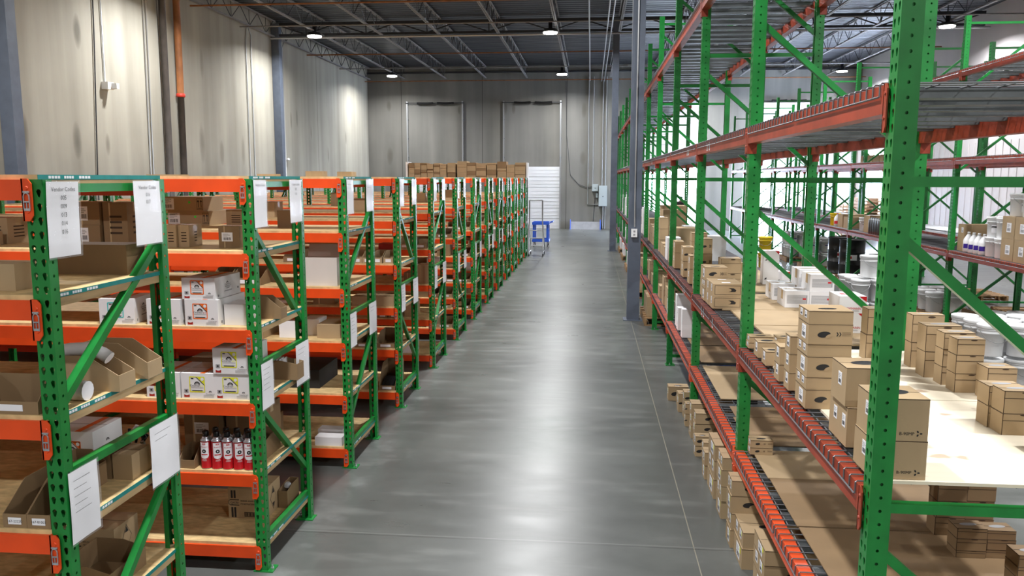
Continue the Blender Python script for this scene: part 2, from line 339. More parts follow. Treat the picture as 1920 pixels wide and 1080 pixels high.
def build_roof():
    # open-web joists along the building, two spans
    def chord(y0, y1, z): 
        b = MB(); b.box(-.045, -.008, y0, y1, z-.02, z+.02, 'greysteel'); b.box(.008, .045, y0, y1, z-.02, z+.02, 'greysteel'); return b.mesh('chord')
    def web(y0, y1, zb, zt):
        b = MB(); n = int((y1-y0)/.62); p = []
        for i in range(n+1):
            y = y0+(y1-y0)*i/n; p.append((0, y, zb if i % 2 else zt))
        for a, c in zip(p, p[1:]): b.tube([a, c], .012, 'darksteel', 5)
        for i in range(1, n, 2): b.tube([(0, p[i][1], zb), (0, p[i][1], zt)], .009, 'darksteel', 5)
        return b.mesh('web')
    spans = ((14.2, 27.15), (27.65, 39.1))
    xs = [-10.75, -9.03, -7.02, -5.08, -3.1, -1.15, .85, 2.85, 4.85, 6.8, 8.75, 10.7]
    for s, (a, e) in enumerate(spans):
        cb, ct, wb = chord(a, e, 7.17), chord(a-.1, e+.1, 7.68), web(a, e, 7.18, 7.67)
        for i, x in enumerate(xs):
            t = thing('roof_joist', 'grey open-web roof joist, %s from the left wall in the %s span' % (ORD[i+1], ('nearer', 'farther')[s]), 'roof joist', (x, 0, 0), group='roof joists')
            ob('bottom_chord', cb, t); ob('top_chord', ct, t); ob('web', wb, t)
    # girder across at the column line
    Y = 27.4; x0, x1 = -10.75, 12.2
    t = thing('roof_girder', 'dark steel truss girder crossing the whole building at the second column line', 'roof girder', (0, Y, 0))
    b = MB(); b.box(x0, x1, -.06, .06, 7.2, 7.28, 'darksteel'); ob('bottom_chord', b.mesh('bottom_chord'), t)
    b = MB(); b.box(x0, x1, -.06, .06, 7.56, 7.645, 'darksteel'); ob('top_chord', b.mesh('top_chord'), t)
    b = MB(); n = 22
    for i in range(n):
        xa = x0+(x1-x0)*i/n; xb = x0+(x1-x0)*(i+1)/n
        b.bar((xa, 0, 7.26 if i % 2 else 7.6), (xb, 0, 7.6 if i % 2 else 7.26), .04, .04, 'darksteel')
        if i % 2: b.bar((xa, 0, 7.26), (xa, 0, 7.6), .03, .03, 'darksteel')
    ob('web', b.mesh('web'), t)
    # bridging rods and sprinkler pipes across the joists
    for i, (y, z, r, m, l) in enumerate(((21.5, 7.02, .024, 'rust', 'thin rusty sprinkler pipe crossing under the joists, nearest the camera'), (24.6, 7.03, .02, 'greysteel', 'thin grey pipe crossing under the joists just before the girder'), (27.0, 7.08, .035, 'conduit', 'pale pipe running right below the truss girder'), (30.5, 7.05, .022, 'rust', 'thin rusty pipe crossing under the joists behind the girder'), (34.5, 7.06, .022, 'greysteel', 'thin grey pipe crossing under the joists toward the back wall'), (38.4, 6.98, .022, 'rust', 'thin rusty pipe crossing close in front of the back wall'))):
        b = MB(); b.tube([(WALLX+.1, y, z), (WALLR-.1, y, z)], r, m, 8); tag(ob('ceiling_pipe', b.mesh('ceiling_pipe')), l, 'pipe', 'pipes across the ceiling')
    # conduits along the building
    for i, (x, z, r) in enumerate(((-.12, 6.98, .022), (.42, 6.96, .02), (.55, 6.96, .02), (4.2, 7.0, .05))):
        b = MB(); b.tube([(x, 12, z), (x, 38.9, z)], r, 'conduit', 8); tag(ob('ceiling_conduit', b.mesh('ceiling_conduit')), ['bright conduit running lengthwise over the middle of the aisle', 'left of two conduits running lengthwise to the gray column', 'right of two conduits running lengthwise to the gray column', 'thick pale pipe running lengthwise above the tall racks'][i], 'conduit', 'conduits along the ceiling')

def build_lights():
    lb = MB(); lb.lathe([(.06, .34), (.06, .12), (.2, .1), (.24, .02), (.24, 0)], 'housing', 20); hm = lb.mesh('housing', True)
    lb = MB(); lb.lathe([(.22, -.035), (.225, 0)], 'lens', 20); lm = lb.mesh('lens')
    lb = MB(); lb.tube([(0, 0, .34), (0, 0, .62)], .008, 'darksteel', 6); rm = lb.mesh('hanger')
    xs = (-9.0, -1.35, 5.2, 10.6); ys = (-4.6, 3.15, 10.8, 18.4, 26.2, 36.5)
    for j, y in enumerate(ys):
        for i, x in enumerate(xs):
            t = thing('high_bay_light', 'round lit high-bay lamp, %s from the left in the %s row of lamps' % (ORD[i+1], ORD[j+1]), 'ceiling light', (x, y, 7.0), group='high-bay lamps')
            ob('housing', hm, t); ob('lens', lm, t); ob('hanger', rm, t)
            l = bpy.data.lights.new('high_bay_lamp', 'AREA'); l.shape = 'DISK'; l.size = .44; l.energy = LAMP; l.spread = math.radians(160); l.color = (.985, .99, 1)
            o = bpy.data.objects.new('high_bay_lamp', l); COL.objects.link(o); o.parent = t; o.location = (0, 0, -.05)
LAMP = 330
EXPO = 0.2
ROLLZ = .0017
# ------------------------------------------------------------------ rack parts
def plate_holes(b, u0, u1, n, p, cols, hole, place, t, m, z0, nz):
    """sheet-metal strip pierced by a hole per cell: inner/outer skin and hole walls. place(u, v, off) -> point"""
    cw = (u1-u0)/cols; k = len(hole)
    for r in range(nz):
        for c in range(cols):
            uc = u0+cw*(c+.5); vc = z0+p*(r+.5); ring = []
            for (hu, hv) in hole:
                s = max(abs(hu)/(cw/2), abs(hv)/(p/2)); ring.append((hu/s, hv/s))
            i = len(b.v); mi = b.mi(m)
            for off in (0, t):
                for (hu, hv) in hole: b.v.append(place(uc+hu, vc+hv, off))
                for (hu, hv) in ring: b.v.append(place(uc+hu, vc+hv, off))
            for j in range(k):
                q = (j+1) % k
                b.f.append((i+j, i+q, i+k+q, i+k+j)); b.m.append(mi)
                b.f.append((i+2*k+j, i+3*k+j, i+3*k+q, i+2*k+q)); b.m.append(mi)
                b.f.append((i+j, i+2*k+j, i+2*k+q, i+q)); b.m.append(mi)
def corner_poly(pts, cw, ph):
    """insert the directions of the cell corners so the outer ring is a true rectangle"""
    an = [math.atan2(y, x) for x, y in pts]; out = list(pts)
    for sx in (-1, 1):
        for sy in (-1, 1):
            a = math.atan2(sy*ph, sx*cw); best = None
            for (x0, y0), (x1, y1) in zip(pts, pts[1:]+pts[:1]):
                d = (x0*(y1-y0)-y0*(x1-x0)); den = math.cos(a)*(y1-y0)-math.sin(a)*(x1-x0)
                if abs(den) < 1e-12: continue
                rr_ = d/den; s = ((rr_*math.cos(a)-x0)*(x1-x0)+(rr_*math.sin(a)-y0)*(y1-y0))/((x1-x0)**2+(y1-y0)**2)
                if rr_ > 0 and -1e-9 <= s <= 1+1e-9: best = (rr_*math.cos(a), rr_*math.sin(a)); break
            if best: out.append(best)
    out.sort(key=lambda q: math.atan2(q[1], q[0])); res = [out[0]]
    for q in out[1:]:
        if abs(q[0]-res[-1][0])+abs(q[1]-res[-1][1]) > 1e-6: res.append(q)
    return res
TEAR = []
for a in range(-30, 211, 30): TEAR.append((.0095*math.cos(math.radians(a)), .006+.0095*math.sin(math.radians(a))))
TEAR += [(-.0042, -.0125), (0, -.0155), (.0042, -.0125)]
ROUND = [(.0062*math.cos(2*PI*i/10), .0062*math.sin(2*PI*i/10)) for i in range(10)]

def make_post(H, w, fd):
    """C section with its web facing -Y (teardrop holes) and flanges toward +Y (round holes)"""
    b = MB(); p = .0508; n = int(H/p); z0 = (H-n*p)/2; t = .0025
    hole = corner_poly(TEAR, w/4, p/2)
    plate_holes(b, -w/2, w/2, n, p, 2, hole, lambda u, v, o: (u, o, v), t, 'green', z0, n)
    rh = corner_poly(ROUND, fd/2, p/2)
    plate_holes(b, 0, fd, n, p, 1, rh, lambda u, v, o: (w/2-o, u, v), t, 'green', z0, n)
    plate_holes(b, 0, fd, n, p, 1, rh, lambda u, v, o: (-w/2+o, u, v), t, 'green', z0, n)
    for (a, e) in ((0, z0), (H-z0, H)):
        b.box(-w/2, w/2, 0, t, a, e, 'green'); b.box(w/2-t, w/2, 0, fd, a, e, 'green'); b.box(-w/2, -w/2+t, 0, fd, a, e, 'green')
    for s in (-1, 1): b.box(s*w/2-(t+.02 if s > 0 else 0), s*w/2+(t+.02 if s < 0 else 0), fd-t, fd, 0, H, 'green')   # return lips
    return b.mesh('post')
def make_foot(w, fd):
    b = MB(); b.box(-w/2-.02, w/2+.035, -.012, fd+.03, 0, .008, 'green')
    b.lathe([(.011, .008, 'zinc'), (.011, .02, 'zinc'), (.006, .021, 'zinc'), (.006, .035, 'zinc')], 'zinc', 6, (w/2+.018, fd*.5)); return b.mesh('base_plate')

def make_beam(L, m, bh=.075, ch=.15, over=.036):
    """box beam centred on x, top at z=0, front plane at y=0, with an end connector plate and rivets at each end"""
    b = MB(); h = L/2
    k_ = .03 if bh < .09 else .048
    prof = [(-.012, 0), (k_, 0), (k_, -.018), (k_+.012, -.018), (k_+.012, -bh), (-.012, -bh)]
    i = len(b.v)
    for x in (-h, h):
        for (y, z) in prof: b.v.append((x, y, z))
    k = len(prof)
    for j in range(k): b.f.append((i+j, i+(j+1) % k, i+k+(j+1) % k, i+k+j)); b.m.append(b.mi(m))
    b.f.append(tuple(i+j for j in reversed(range(k)))); b.m.append(b.mi(m)); b.f.append(tuple(i+k+j for j in range(k))); b.m.append(b.mi(m))
    for s in (-1, 1):
        pl = [(s*(h-.004), .004), (s*(h+over-.014), .004), (s*(h+over), -.014), (s*(h+over), -ch+.02), (s*(h+over-.014), -ch), (s*(h-.004), -ch)]
        if s < 0: pl.reverse()
        i = len(b.v)
        for y in (-.0145, -.0095):
            for (x, z) in pl: b.v.append((x, y, z))
        n = len(pl)
        b.f.append(tuple(i+j for j in reversed(range(n)))); b.m.append(b.mi(m)); b.f.append(tuple(i+n+j for j in range(n))); b.m.append(b.mi(m))
        for j in range(n): b.f.append((i+j, i+(j+1) % n, i+n+(j+1) % n, i+n+j)); b.m.append(b.mi(m))
        b.box(s*h-.003, s*h+.003, -.0145, .046, -ch, .004, m)
        for z in (-.03, -.115): 
            c = (s*(h+over*.5), -.0145, z); b.poly([(c[0]+.006*math.cos(2*PI*q/8), -.0185, z+.006*math.sin(2*PI*q/8)) for q in range(8)], m)
            for q in range(8):
                a0, a1 = 2*PI*q/8, 2*PI*(q+1)/8
                b.poly([(c[0]+.008*math.cos(a0), -.0145, z+.008*math.sin(a0)), (c[0]+.008*math.cos(a1), -.0145, z+.008*math.sin(a1)), (c[0]+.006*math.cos(a1), -.0185, z+.006*math.sin(a1)), (c[0]+.006*math.cos(a0), -.0185, z+.006*math.sin(a0))], m)
    return b.mesh('beam')
def make_clip():
    b = MB(); y = -.019
    ring = [(-.011, -.105), (-.011, -.06), (-.008, -.051), (0, -.047), (.008, -.051), (.011, -.06), (.011, -.105), (-.011, -.105)]
    for a, c in zip(ring, ring[1:]): b.bar((a[0], y, a[1]), (c[0], y, c[1]), .003, .0045, 'zinc', (0, 1, 0))
    b.box(-.011, .011, y-.002, y+.002, -.082, -.077, 'zinc'); b.box(-.012, .012, y-.002, y+.0035, -.047, -.041, 'zinc'); b.box(-.0015, .0015, y-.002, y+.001, -.103, -.08, 'zinc'); b.box(-.012, .012, y-.002, y+.002, -.112, -.103, 'zinc')
    return b.mesh('locking_clip')
def make_brace(a, c, w=.034, m='green'):
    b = MB(); b.bar(a, c, w, w, m, (1, 0, 0)); return b.mesh('brace')
def make_board(L, D, edge):
    b = MB(); h = L/2; t = BTH
    b.box(-h, h-.0015, .002, D-.002, 0, t, 'osb'); b.box(h-.0015, h, .002, D-.002, 0, t, 'teal' if edge else 'osb')
    b.box(h-.07, h-.006, .05, D-.05, -.034, -.0005, 'lumber'); b.box(-h+.006, -h+.07, .05, D-.05, -.034, -.0005, 'lumber')
    if edge:
        for k, (y, l) in enumerate(((.06, .07), (.15, .06), (.24, .075))):
            for j in range(4): b.box(h, h+.0006, y+l*j/4, y+l*(j+.75)/4, .004, .014, 'labelw')
    return b.mesh('shelf_board')
def make_deck(L, D):
    """welded wire deck hooked over both beams, with three channels below"""
    b = MB(); n = 17; r = .0034; h = L/2
    for i in range(n+1):
        x = -h+L*i/n; b.tube([(x, -.018, -.04), (x, -.018, .004), (x, -.012, .008), (x, D+.012, .008), (x, D+.018, .004), (x, D+.018, -.04)], r, 'wire', 4)
    for k in range(9):
        y = .06+(D-.12)*k/8; b.tube([(-h, y, .003), (h, y, .003)], r, 'wire', 4)
    for y in (-.021, D+.021): b.tube([(-h, y, -.04), (h, y, -.04)], r*1.2, 'wire', 4)
    for k in range(4):
        x = -h+L*(k+.5)/4; b.box(x-.045, x+.045, .062, D-.062, -.034, 0, 'galv')
    return b.mesh('wire_deck')

# ------------------------------------------------------------------ left shelving rows
def build_left_rows():
    L = 2.515; w = .07; post = make_post(2.438, w, .052); foot = make_foot(w, .052)
    bl = L-w; beam = make_beam(bl, 'orange'); clip = make_clip()
    boards = (make_board(L-.004, DEP, True), make_board(L-.004, DEP, False)); D = DEP
    hz = [make_brace((0, .04, z), (0, D-.04, z), .034) for z in (2.405, 1.31, .2)]
    dg = {1: [make_brace((0, .05, 1.58), (0, D-.05, 2.14)), make_brace((0, .05, .4), (0, D-.05, 1.04))],
          0: [make_brace((0, .05, 2.14), (0, D-.05, 1.47)), make_brace((0, .05, 1.04), (0, D-.05, .4))]}
    for r in range(1, 14):
        y = Y1+(r-1)*PITCH
        t = thing('shelving_row', 'green and orange steel shelving row left of the aisle, %s from the camera' % ORD[r], 'shelving', (XL, y, 0), group='shelving rows left of the aisle')
        nb = 3
        for k in range(nb+1):
            x = -w/2-k*L
            for (yy, rz) in ((0, 0), (D, PI)):
                p = ob('post', post, t, (x, yy, 0), rz)
                if k < 2: ob('base_plate', foot, p)
            for m in hz: ob('horizontal_brace', m, t, (x, 0, 0))
            for m in dg[r % 2]: ob('diagonal_brace', m, t, (x, 0, 0))
        for k in range(nb):
            xc = -w/2-(k+.5)*L
            for z in LTOP:
                f = ob('beam', beam, t, (xc, 0, z)); g = ob('beam', beam, t, (xc, D, z), PI)
                if k == 0 and r < 9: ob('locking_clip', clip, f, (bl/2+.018, 0, 0)); ob('locking_clip', clip, g, (-bl/2-.018, 0, 0))
                ob('shelf_board', boards[0 if k == 0 else 1], t, (xc+(.02 if k == 0 else 0), 0, z))

# ------------------------------------------------------------------ tall racks on the right
def build_tall_rack(name, label, XF, XB, y0, n, H, flip, labels_at):
    """frames stand across X; XF the aisle face, XB the back face, first frame at y0"""
    D = XB-XF; w = .076; t = thing('pallet_rack', label, 'pallet rack', (XF, y0, 0), group='tall pallet racks')
    post = TALL['post']; beam, deck = TALL['beam'], TALL['deck%.2f' % D]
    for i in range(n+1):
        y = i*BAY+w/2
        a = ob('post', post, t, (0, y, 0), -PI/2); c = ob('post', post, t, (D, y, 0), PI/2)
        ob('base_plate', TALL['foot'], a); ob('base_plate', TALL['foot'], c)
        for m in TALL['hz%.2f' % D]: ob('horizontal_brace', m, t, (0, y, 0), -PI/2)
        for m in TALL['dg%.2f%d' % (D, flip)]: ob('diagonal_brace', m, t, (0, y, 0), -PI/2)
    for i in range(n):
        yc = (i+.5)*BAY+w/2
        for z in RTOP[:4 if labels_at else 3]:
            bm = TALL['low'] if z < 1 else beam
            f_ = ob('beam', bm, t, (0, yc, z), -PI/2); ob('beam', bm, t, (D, yc, z), PI/2)
            if labels_at and 0 < i < 5 and z < 3:
                for q, xx in enumerate(((-.55, -.42, .1) if i == 1 else (.5, .62, -.3, -.7))):
                    if z > 1 and not (z > 2 and q > 1): ob('label', TALL['tag'], f_, (xx, -.0135, -.05))
            for s in (-1, 1): ob('wire_deck', deck, t, (0, yc+s*.612, z), -PI/2)
    return t
TALL = {}
def build_right_racks():
    TALL['tag'] = label_mesh(.055, .07); w = .076; TALL['post'] = make_post(4.93, w, .076); TALL['foot'] = make_foot(w, .076)
    TALL['beam'] = make_beam(BAY-w, 'redorange', .1, .165, .03); TALL['low'] = make_beam(BAY-w, 'lowbeam', .1, .165, .03)
    for D in (1.114, 1.14):
        k = '%.2f' % D; TALL['deck'+k] = make_deck(1.18, D)
        TALL['hz'+k] = [make_brace((0, .05, z), (0, D-.05, z), .036) for z in (.12, 1.25, 2.435, 3.6, 4.82)]
        TALL['dg'+k+'0'] = [make_brace((0, .06, z), (0, D-.06, z-.86), .036) for z in (1.08, 2.24, 3.43, 4.64)]
        TALL['dg'+k+'1'] = [make_brace((0, .06, z-.86), (0, D-.06, z), .036) for z in (1.08, 2.24, 3.43, 4.64)]
    build_tall_rack('a', 'tall green rack with red-orange beams along the right side of the aisle', XA, XAR, R1, 12, 4.93, 0, 1)
    build_tall_rack('b', 'tall green rack across the second aisle, front one of the back-to-back pair', 5.7, 6.84, 13.4-3*BAY, 11, 4.93, 1, 0)
    build_tall_rack('c', 'tall green rack standing behind the second rack, nearer the white right wall', 7.25, 8.39, 13.4-3*BAY, 11, 4.93, 0, 0)

# ------------------------------------------------------------------ cartons
class Face:
    """maps (u, v) in metres, from the centre of a face, onto that face of a w x d x h box centred on its base"""
    def __init__(s, w, d, h): s.w, s.d, s.h = w, d, h
    def __call__(s, f, u, v, o=.0007):
        if f == 'F': return (u, -s.d/2-o, s.h/2+v)
        if f == 'L': return (-s.w/2-o, -u, s.h/2+v)
        if f == 'R': return (s.w/2+o, u, s.h/2+v)
        return (u, v, s.h+o)
def carton_mesh(w, d, h, style, base):
    b = MB(); F = Face(w, d, h); b.box(-w/2, w/2, -d/2, d/2, 0, h, base)
    def D(f, pts, m, o=.0007): b.poly([F(f, u, v, o) for u, v in pts], m)
    def R(f, u, v, x, y, m, o=.0007): D(f, [(u-x/2, v-y/2), (u+x/2, v-y/2), (u+x/2, v+y/2), (u-x/2, v+y/2)], m, o)
    def E(f, u, v, rx, ry, m, o=.0007, a=0., n=16):
        D(f, [(u+rx*math.cos(2*PI*i/n)*math.cos(a)-ry*math.sin(2*PI*i/n)*math.sin(a), v+rx*math.cos(2*PI*i/n)*math.sin(a)+ry*math.sin(2*PI*i/n)*math.cos(a)) for i in range(n)], m, o)
    s = style
    if s.startswith('k_') or s in ('plain', 'taped', 'open_top', 'hunter', 'cyclo', 'arrow', 'stamp'):
        if s not in ('k_lid',): R('T', 0, 0, w*.98, .004, 'seam')
    if s in ('taped', 'stamp'):
        R('T', 0, 0, w, min(.05, d*.3), 'tape'); R('R', 0, h*.5-min(.03, h*.3), min(.05, d*.3), min(.06, h*.6), 'tape', .0006); R('F', -w*.22, 0, min(.014, w*.06), h, 'tape')
    if s in ('k_logo', 'k_lid', 'k_logo_floor'):
        # black swoosh emblem, two arrow marks and small print on the front; dark lid seams
        lx = -w*.05; r = min(.1*w/.28, h*.5); 
        if s != 'k_lid':
            E('F', lx-.02, -h*.02, r*.62, r*.3, 'ink', .0008, .12); E('F', lx+.002, -h*.09, r*.32, r*.14, base, .0012, .5)
            for k in (0, 1):
                x = lx+r*.75+k*r*.25; D('F', [(x, h*.1), (x+r*.1, h*.1), (x+r*.22, 0), (x+r*.1, -h*.1), (x, -h*.1), (x+r*.12, 0)], 'ink')
            for k in range(3): R('F', w*.36, h*.08-k*h*.07, w*.2, h*.018, 'seam')
        R('F', 0, h/2-.004, w, .0025, 'seam'); R('L', 0, h/2-.004, d, .0025, 'seam')
        E('T', 0, -d*.15, w*.22, d*.1, 'ink', .0008, .1)
        if s == 'k_logo_floor':
            R('L', d*.28, h*.22, d*.14, h*.3, 'yellow'); R('T', -w*.05, -d*.25, w*.22, d*.14, 'labelw')
    if s == 'k_part':
        # part box: brown with dark lid lines, round carved handle slot and green print on top
        R('F', 0, h*.16, w*.96, .003, 'seam'); R('F', -w/2+.002, 0, .003, h, 'seam'); R('F', 0, h/2-.002, w, .003, 'seam'); R('L', 0, h/2-.002, d, .003, 'seam')
        E('T', 0, 0, w*.3, d*.16, 'greyink', .0008, .1); E('F', w*.1, h*.42, w*.12, h*.035, 'seam')
    if s == 'k_bmp':
        R('F', 0, h/2-.002, w, .003, 'seam'); R('L', 0, h/2-.002, d, .003, 'seam'); E('T', 0, 0, w*.3, d*.18, 'ink', .0008, .15)
        for k in range(3):
            a = 2*PI*k/3; E('F', w*.33+.008*math.cos(a), -h*.32+.008*math.sin(a), .005, .0032, 'ink', .0008, a)
        n = 9
        for k in range(n):
            a0 = PI+PI*.5*k/n; R('F', w*.28+w*.3*math.cos(a0), h*.15+h*.42*math.sin(a0), .006, .0018, 'tape')
    if s == 'arrow':
        x, y = w*.43, h*.36
        for a, c in (((-x, y), (x, y)), ((-x, -y), (x, -y))): R('F', 0, a[1], 2*x, .003, 'ink')
        for u in (-x, x): R('F', u, 0, .003, 2*y, 'ink')
        D('F', [(w*.02, h*.18), (w*.2, h*.16), (w*.29, 0), (w*.26, -h*.13), (w*.02, -h*.14), (w*.1, -h*.09), (w*.13, .0), (w*.1, h*.1)], 'ink', .0009)
        R('T', 0, 0, w*.3, d*.2, 'labelw')
    if s == 'wlabel':
        R('F', 0, 0, w*.84, h*.5, 'greyink', .0006)
        for k in range(9): R('F', -.02*w, h*.21-k*h*.052, w*.8, h*.018, 'white', .001)
        R('F', w*.3, h*.03, w*.14, h*.1, 'redbin', .0012); R('L', d*.1, h*.2, d*.25, h*.55, 'tape'); R('T', 0, 0, w, d*.2, 'tape')
    if s == 'whof':
        D('F', [(w*.5, h*.5), (w*.5, h*.18), (w*.22, h*.5)], 'red'); R('T', -w*.2, 0, w*.2, d*.3, 'redbin')
        D('F', [(-w*.38, -h*.22), (-w*.26, -h*.16), (-w*.26, -h*.26), (-w*.4, -h*.28)], 'ink')
        for k in range(2): R('F', .02*w, -h*.34-k*h*.05, w*.42, h*.02, 'greyink')
    if s in ('ca_o', 'ca_y', 'ca_t'):
        c = {'ca_o': 'orangep', 'ca_y': 'yellow', 'ca_t': 'tealp'}[s]; q = min(w*.42, h*.62)
        cx, cy = -w*.04, h*.06
        for u, v, x, y in ((0, q/2, q, .006), (0, -q/2, q, .006), (-q/2, 0, .006, q), (q/2, 0, .006, q)): R('F', cx+u, cy+v, x, y, c)
        D('F', [(cx, cy+q/2), (cx+q/2, cy+q/2), (cx+q/2, cy)], c); D('F', [(cx-q*.08, cy+q/2), (cx-q*.03, cy+q/2), (cx+q/2, cy-q*.02), (cx+q/2, cy-q*.07)], 'ink', .001)
        E('F', cx+q*.36, cy+q*.36, q*.11, q*.11, 'white', .0012); R('F', cx-q*.32, cy+q*.4, q*.18, q*.06, 'ink', .001)
        def arch(f, u, v, r, n=10):
            for ro, ri, m in ((1, .66, 'ink'), (.6, .3, 'greyink')):
                for k in range(n):
                    a0, a1 = PI*k/n, PI*(k+1)/n
                    D(f, [(u+r*ro*math.cos(a0), v+r*ro*math.sin(a0)), (u+r*ro*math.cos(a1), v+r*ro*math.sin(a1)), (u+r*ri*math.cos(a1), v+r*ri*math.sin(a1)), (u+r*ri*math.cos(a0), v+r*ri*math.sin(a0))], m, .001)
        arch('F', cx, cy, q*.2); arch('F', w*.33, -h*.24, q*.1); arch('R', -d*.02, h*.14, q*.16)
        for k in range(2): R('F', cx, cy-q*.22-k*q*.16, q*.86, .002, 'greyink', .001)
        R('F', cx, cy-q*.42, q*.7, q*.05, 'ink', .001)
        R('F', -w*.36, -h*.2, w*.12, h*.14, 'greyink'); E('F', -w*.36, -h*.2, w*.025, h*.04, 'ink', .001); R('F', -w*.35, -h*.4, w*.16, h*.1, 'darkred')
        E('F', -w*.35, -h*.34, w*.06, h*.035, 'white', .001)
        for k in range(3): R('F', w*.28, -h*.36-k*h*.04, w*.3, .0018, 'greyink')
        for k in range(3): R('R', 0, h*.0-k*h*.055, d*.24-.02*k, h*.022, 'ink')
        R('R', 0, -h*.22, d*.3, h*.05, 'greyink'); R('R', -d*.38, -h*.36, d*.05, h*.1, 'greyink'); R('R', d*.4, -h*.2, d*.04, h*.1, 'ink')
        R('T', 0, 0, w, .006, 'greyink'); R('T', w*.12, 0, .03, d, 'orangep')
    if s == 'hunter':
        R('F', w*.17, h*.12, .018, .018, 'greensticker'); R('F', w*.42, 0, w*.15, h*.78, 'ink'); R('F', w*.42, 0, w*.15-.006, h*.78-.006, base, .0012)
        for u in (w*.385, w*.455): R('F', u, -h*.02, .006, h*.4, 'ink', .0016); D('F', [(u-.012, h*.15), (u+.012, h*.15), (u, h*.3)], 'ink', .0016)
        R('F', w*.42, -h*.3, w*.11, .005, 'ink', .0016)
    if s == 'cyclo':
        for v, hh in ((h*.3, h*.26), (-h*.3, h*.34)): R('F', -w*.36, v, w*.13, hh, 'ink'); R('F', -w*.36, v, w*.02, hh, base, .001)
        R('F', -w*.33, h*.115, w*.24, .006, 'ink'); R('F', -w*.33, -h*.06, w*.24, .006, 'ink')
        for k in range(8):
            a0, a1 = PI/2+PI*k/8, PI/2+PI*(k+1)/8; r0, r1 = h*.09, h*.075
            D('F', [(-w*.43+r0*math.cos(a0), h*.027+r0*math.sin(a0)), (-w*.43+r0*math.cos(a1), h*.027+r0*math.sin(a1)), (-w*.43+r1*math.cos(a1), h*.027+r1*math.sin(a1)), (-w*.43+r1*math.cos(a0), h*.027+r1*math.sin(a0))], 'ink')
        R('F', w*.1, -h*.36, w*.36, h*.16, 'ink'); R('F', w*.1, -h*.36, w*.36-.008, h*.16-.008, base, .001)
        for k in range(12): R('F', w*.1-w*.16+k*w*.029, -h*.36, .003+.002*(k % 3), h*.11, 'ink', .0013)
        D('R', [(0, h*.4), (-d*.2, 0), (0, -h*.4), (d*.2, 0)], 'ink'); D('R', [(0, h*.37), (-d*.18, 0), (0, -h*.37), (d*.18, 0)], base, .0012)
        D('R', [(0, h*.34), (-d*.08, h*.16), (d*.08, h*.16)], 'ink', .0016); D('R', [(0, -h*.34), (d*.08, -h*.16), (-d*.08, -h*.16)], 'ink', .0016)
    if s == 'stamp':
        for f in ('F', 'R'):
            for k in range(4): R(f, .02*w, h*.16-k*h*.13, .5*min(w, d), h*.05, 'seam')
    return b.mesh('carton')
_cm = {}
NAME_ST = {'wlabel': 'white', 'whof': 'white', 'ca_o': 'white', 'ca_y': 'white', 'ca_t': 'white', 'wplain': 'white'}
LBL = {}
def label_mesh(w, h):
    k = (round(w, 3), round(h, 3))
    if k not in LBL:
        b = MB(); b.box(-w/2, w/2, -.0008, .0002, -h/2, h/2, 'labelw'); x = -w*.36; i = 0
        while x < w*.34:
            t = w*(.02+.02*((i*7) % 3)); b.poly([(x, -.0012, -h*.36), (x+t, -.0012, -h*.36), (x+t, -.0012, -h*.05), (x, -.0012, -h*.05)], 'ink'); x += t+w*.035; i += 1
        for z, l in ((h*.32, .5), (h*.2, .66), (h*.08, .4)): b.poly([(-w*.38, -.0012, z-h*.025), (-w*.38+w*l, -.0012, z-h*.025), (-w*.38+w*l, -.0012, z+h*.025), (-w*.38, -.0012, z+h*.025)], 'greyink')
        LBL[k] = b.mesh('label')
    return LBL[k]
def clear_post(x0, y0, w, d):
    if -2.06 < x0+w < -1.9:
        f = (y0-Y1) % PITCH
        if f < .054 or f+d > DEP-.054: return -2.056-w
    return x0
def carton(x0, y0, z, w, d, h, style, label, group=None, rz=0., lab=None, base=None, name='cardboard_carton', cat='carton'):
    """x0, y0: near-left corner of the base. lab: list of (face, u, v, w, h) stickers"""
    x0 = clear_post(x0, y0, w, d); base = base or NAME_ST.get(style, 'kraft'); k = (round(w, 3), round(d, 3), round(h, 3), style, base)
    if k not in _cm: _cm[k] = carton_mesh(w, d, h-.0006, style, base)
    o = tag(ob(name, _cm[k], None, (x0+w/2, y0+d/2, z+.0004), rz), label, cat, group); F = Face(w, d, h)
    for (f, u, v, lw, lh) in (lab or []):
        ob('label', label_mesh(lw, lh), o, F(f, u, v, .0005), {'F': 0, 'L': -PI/2, 'R': PI/2}[f])
    return o
def stack(x0, y0, z, w, d, hs, style, base_label, group=None, lab=None, jit=.004, base=None, styles=None):
    n = len(hs); out = []
    for i, h in enumerate(hs):
        word = '' if n == 1 else (', bottom one' if i == 0 else ', top one' if i == n-1 else ', %s up' % ORD[i+1])
        st = styles[i % len(styles)] if styles else style
        L = lab(w, d, h, i) if lab else None
        out.append(carton(x0+rnd.uniform(0, jit), y0+rnd.uniform(0, jit), z, w, d, h, st, base_label+word, group, 0, L, base)); z += h
    return out
def l_left(w, d, h, i=0): return [('L', d*.1, h*.12, min(.045, d*.42), min(.055, h*.55))]
def l_two(w, d, h, i=0): return [('L', d*.22, h*.1, d*.2, h*.55), ('L', -d*.2, h*.1, d*.2, h*.55)] if i % 2 else [('L', d*.08, 0, d*.36, h*.66)]

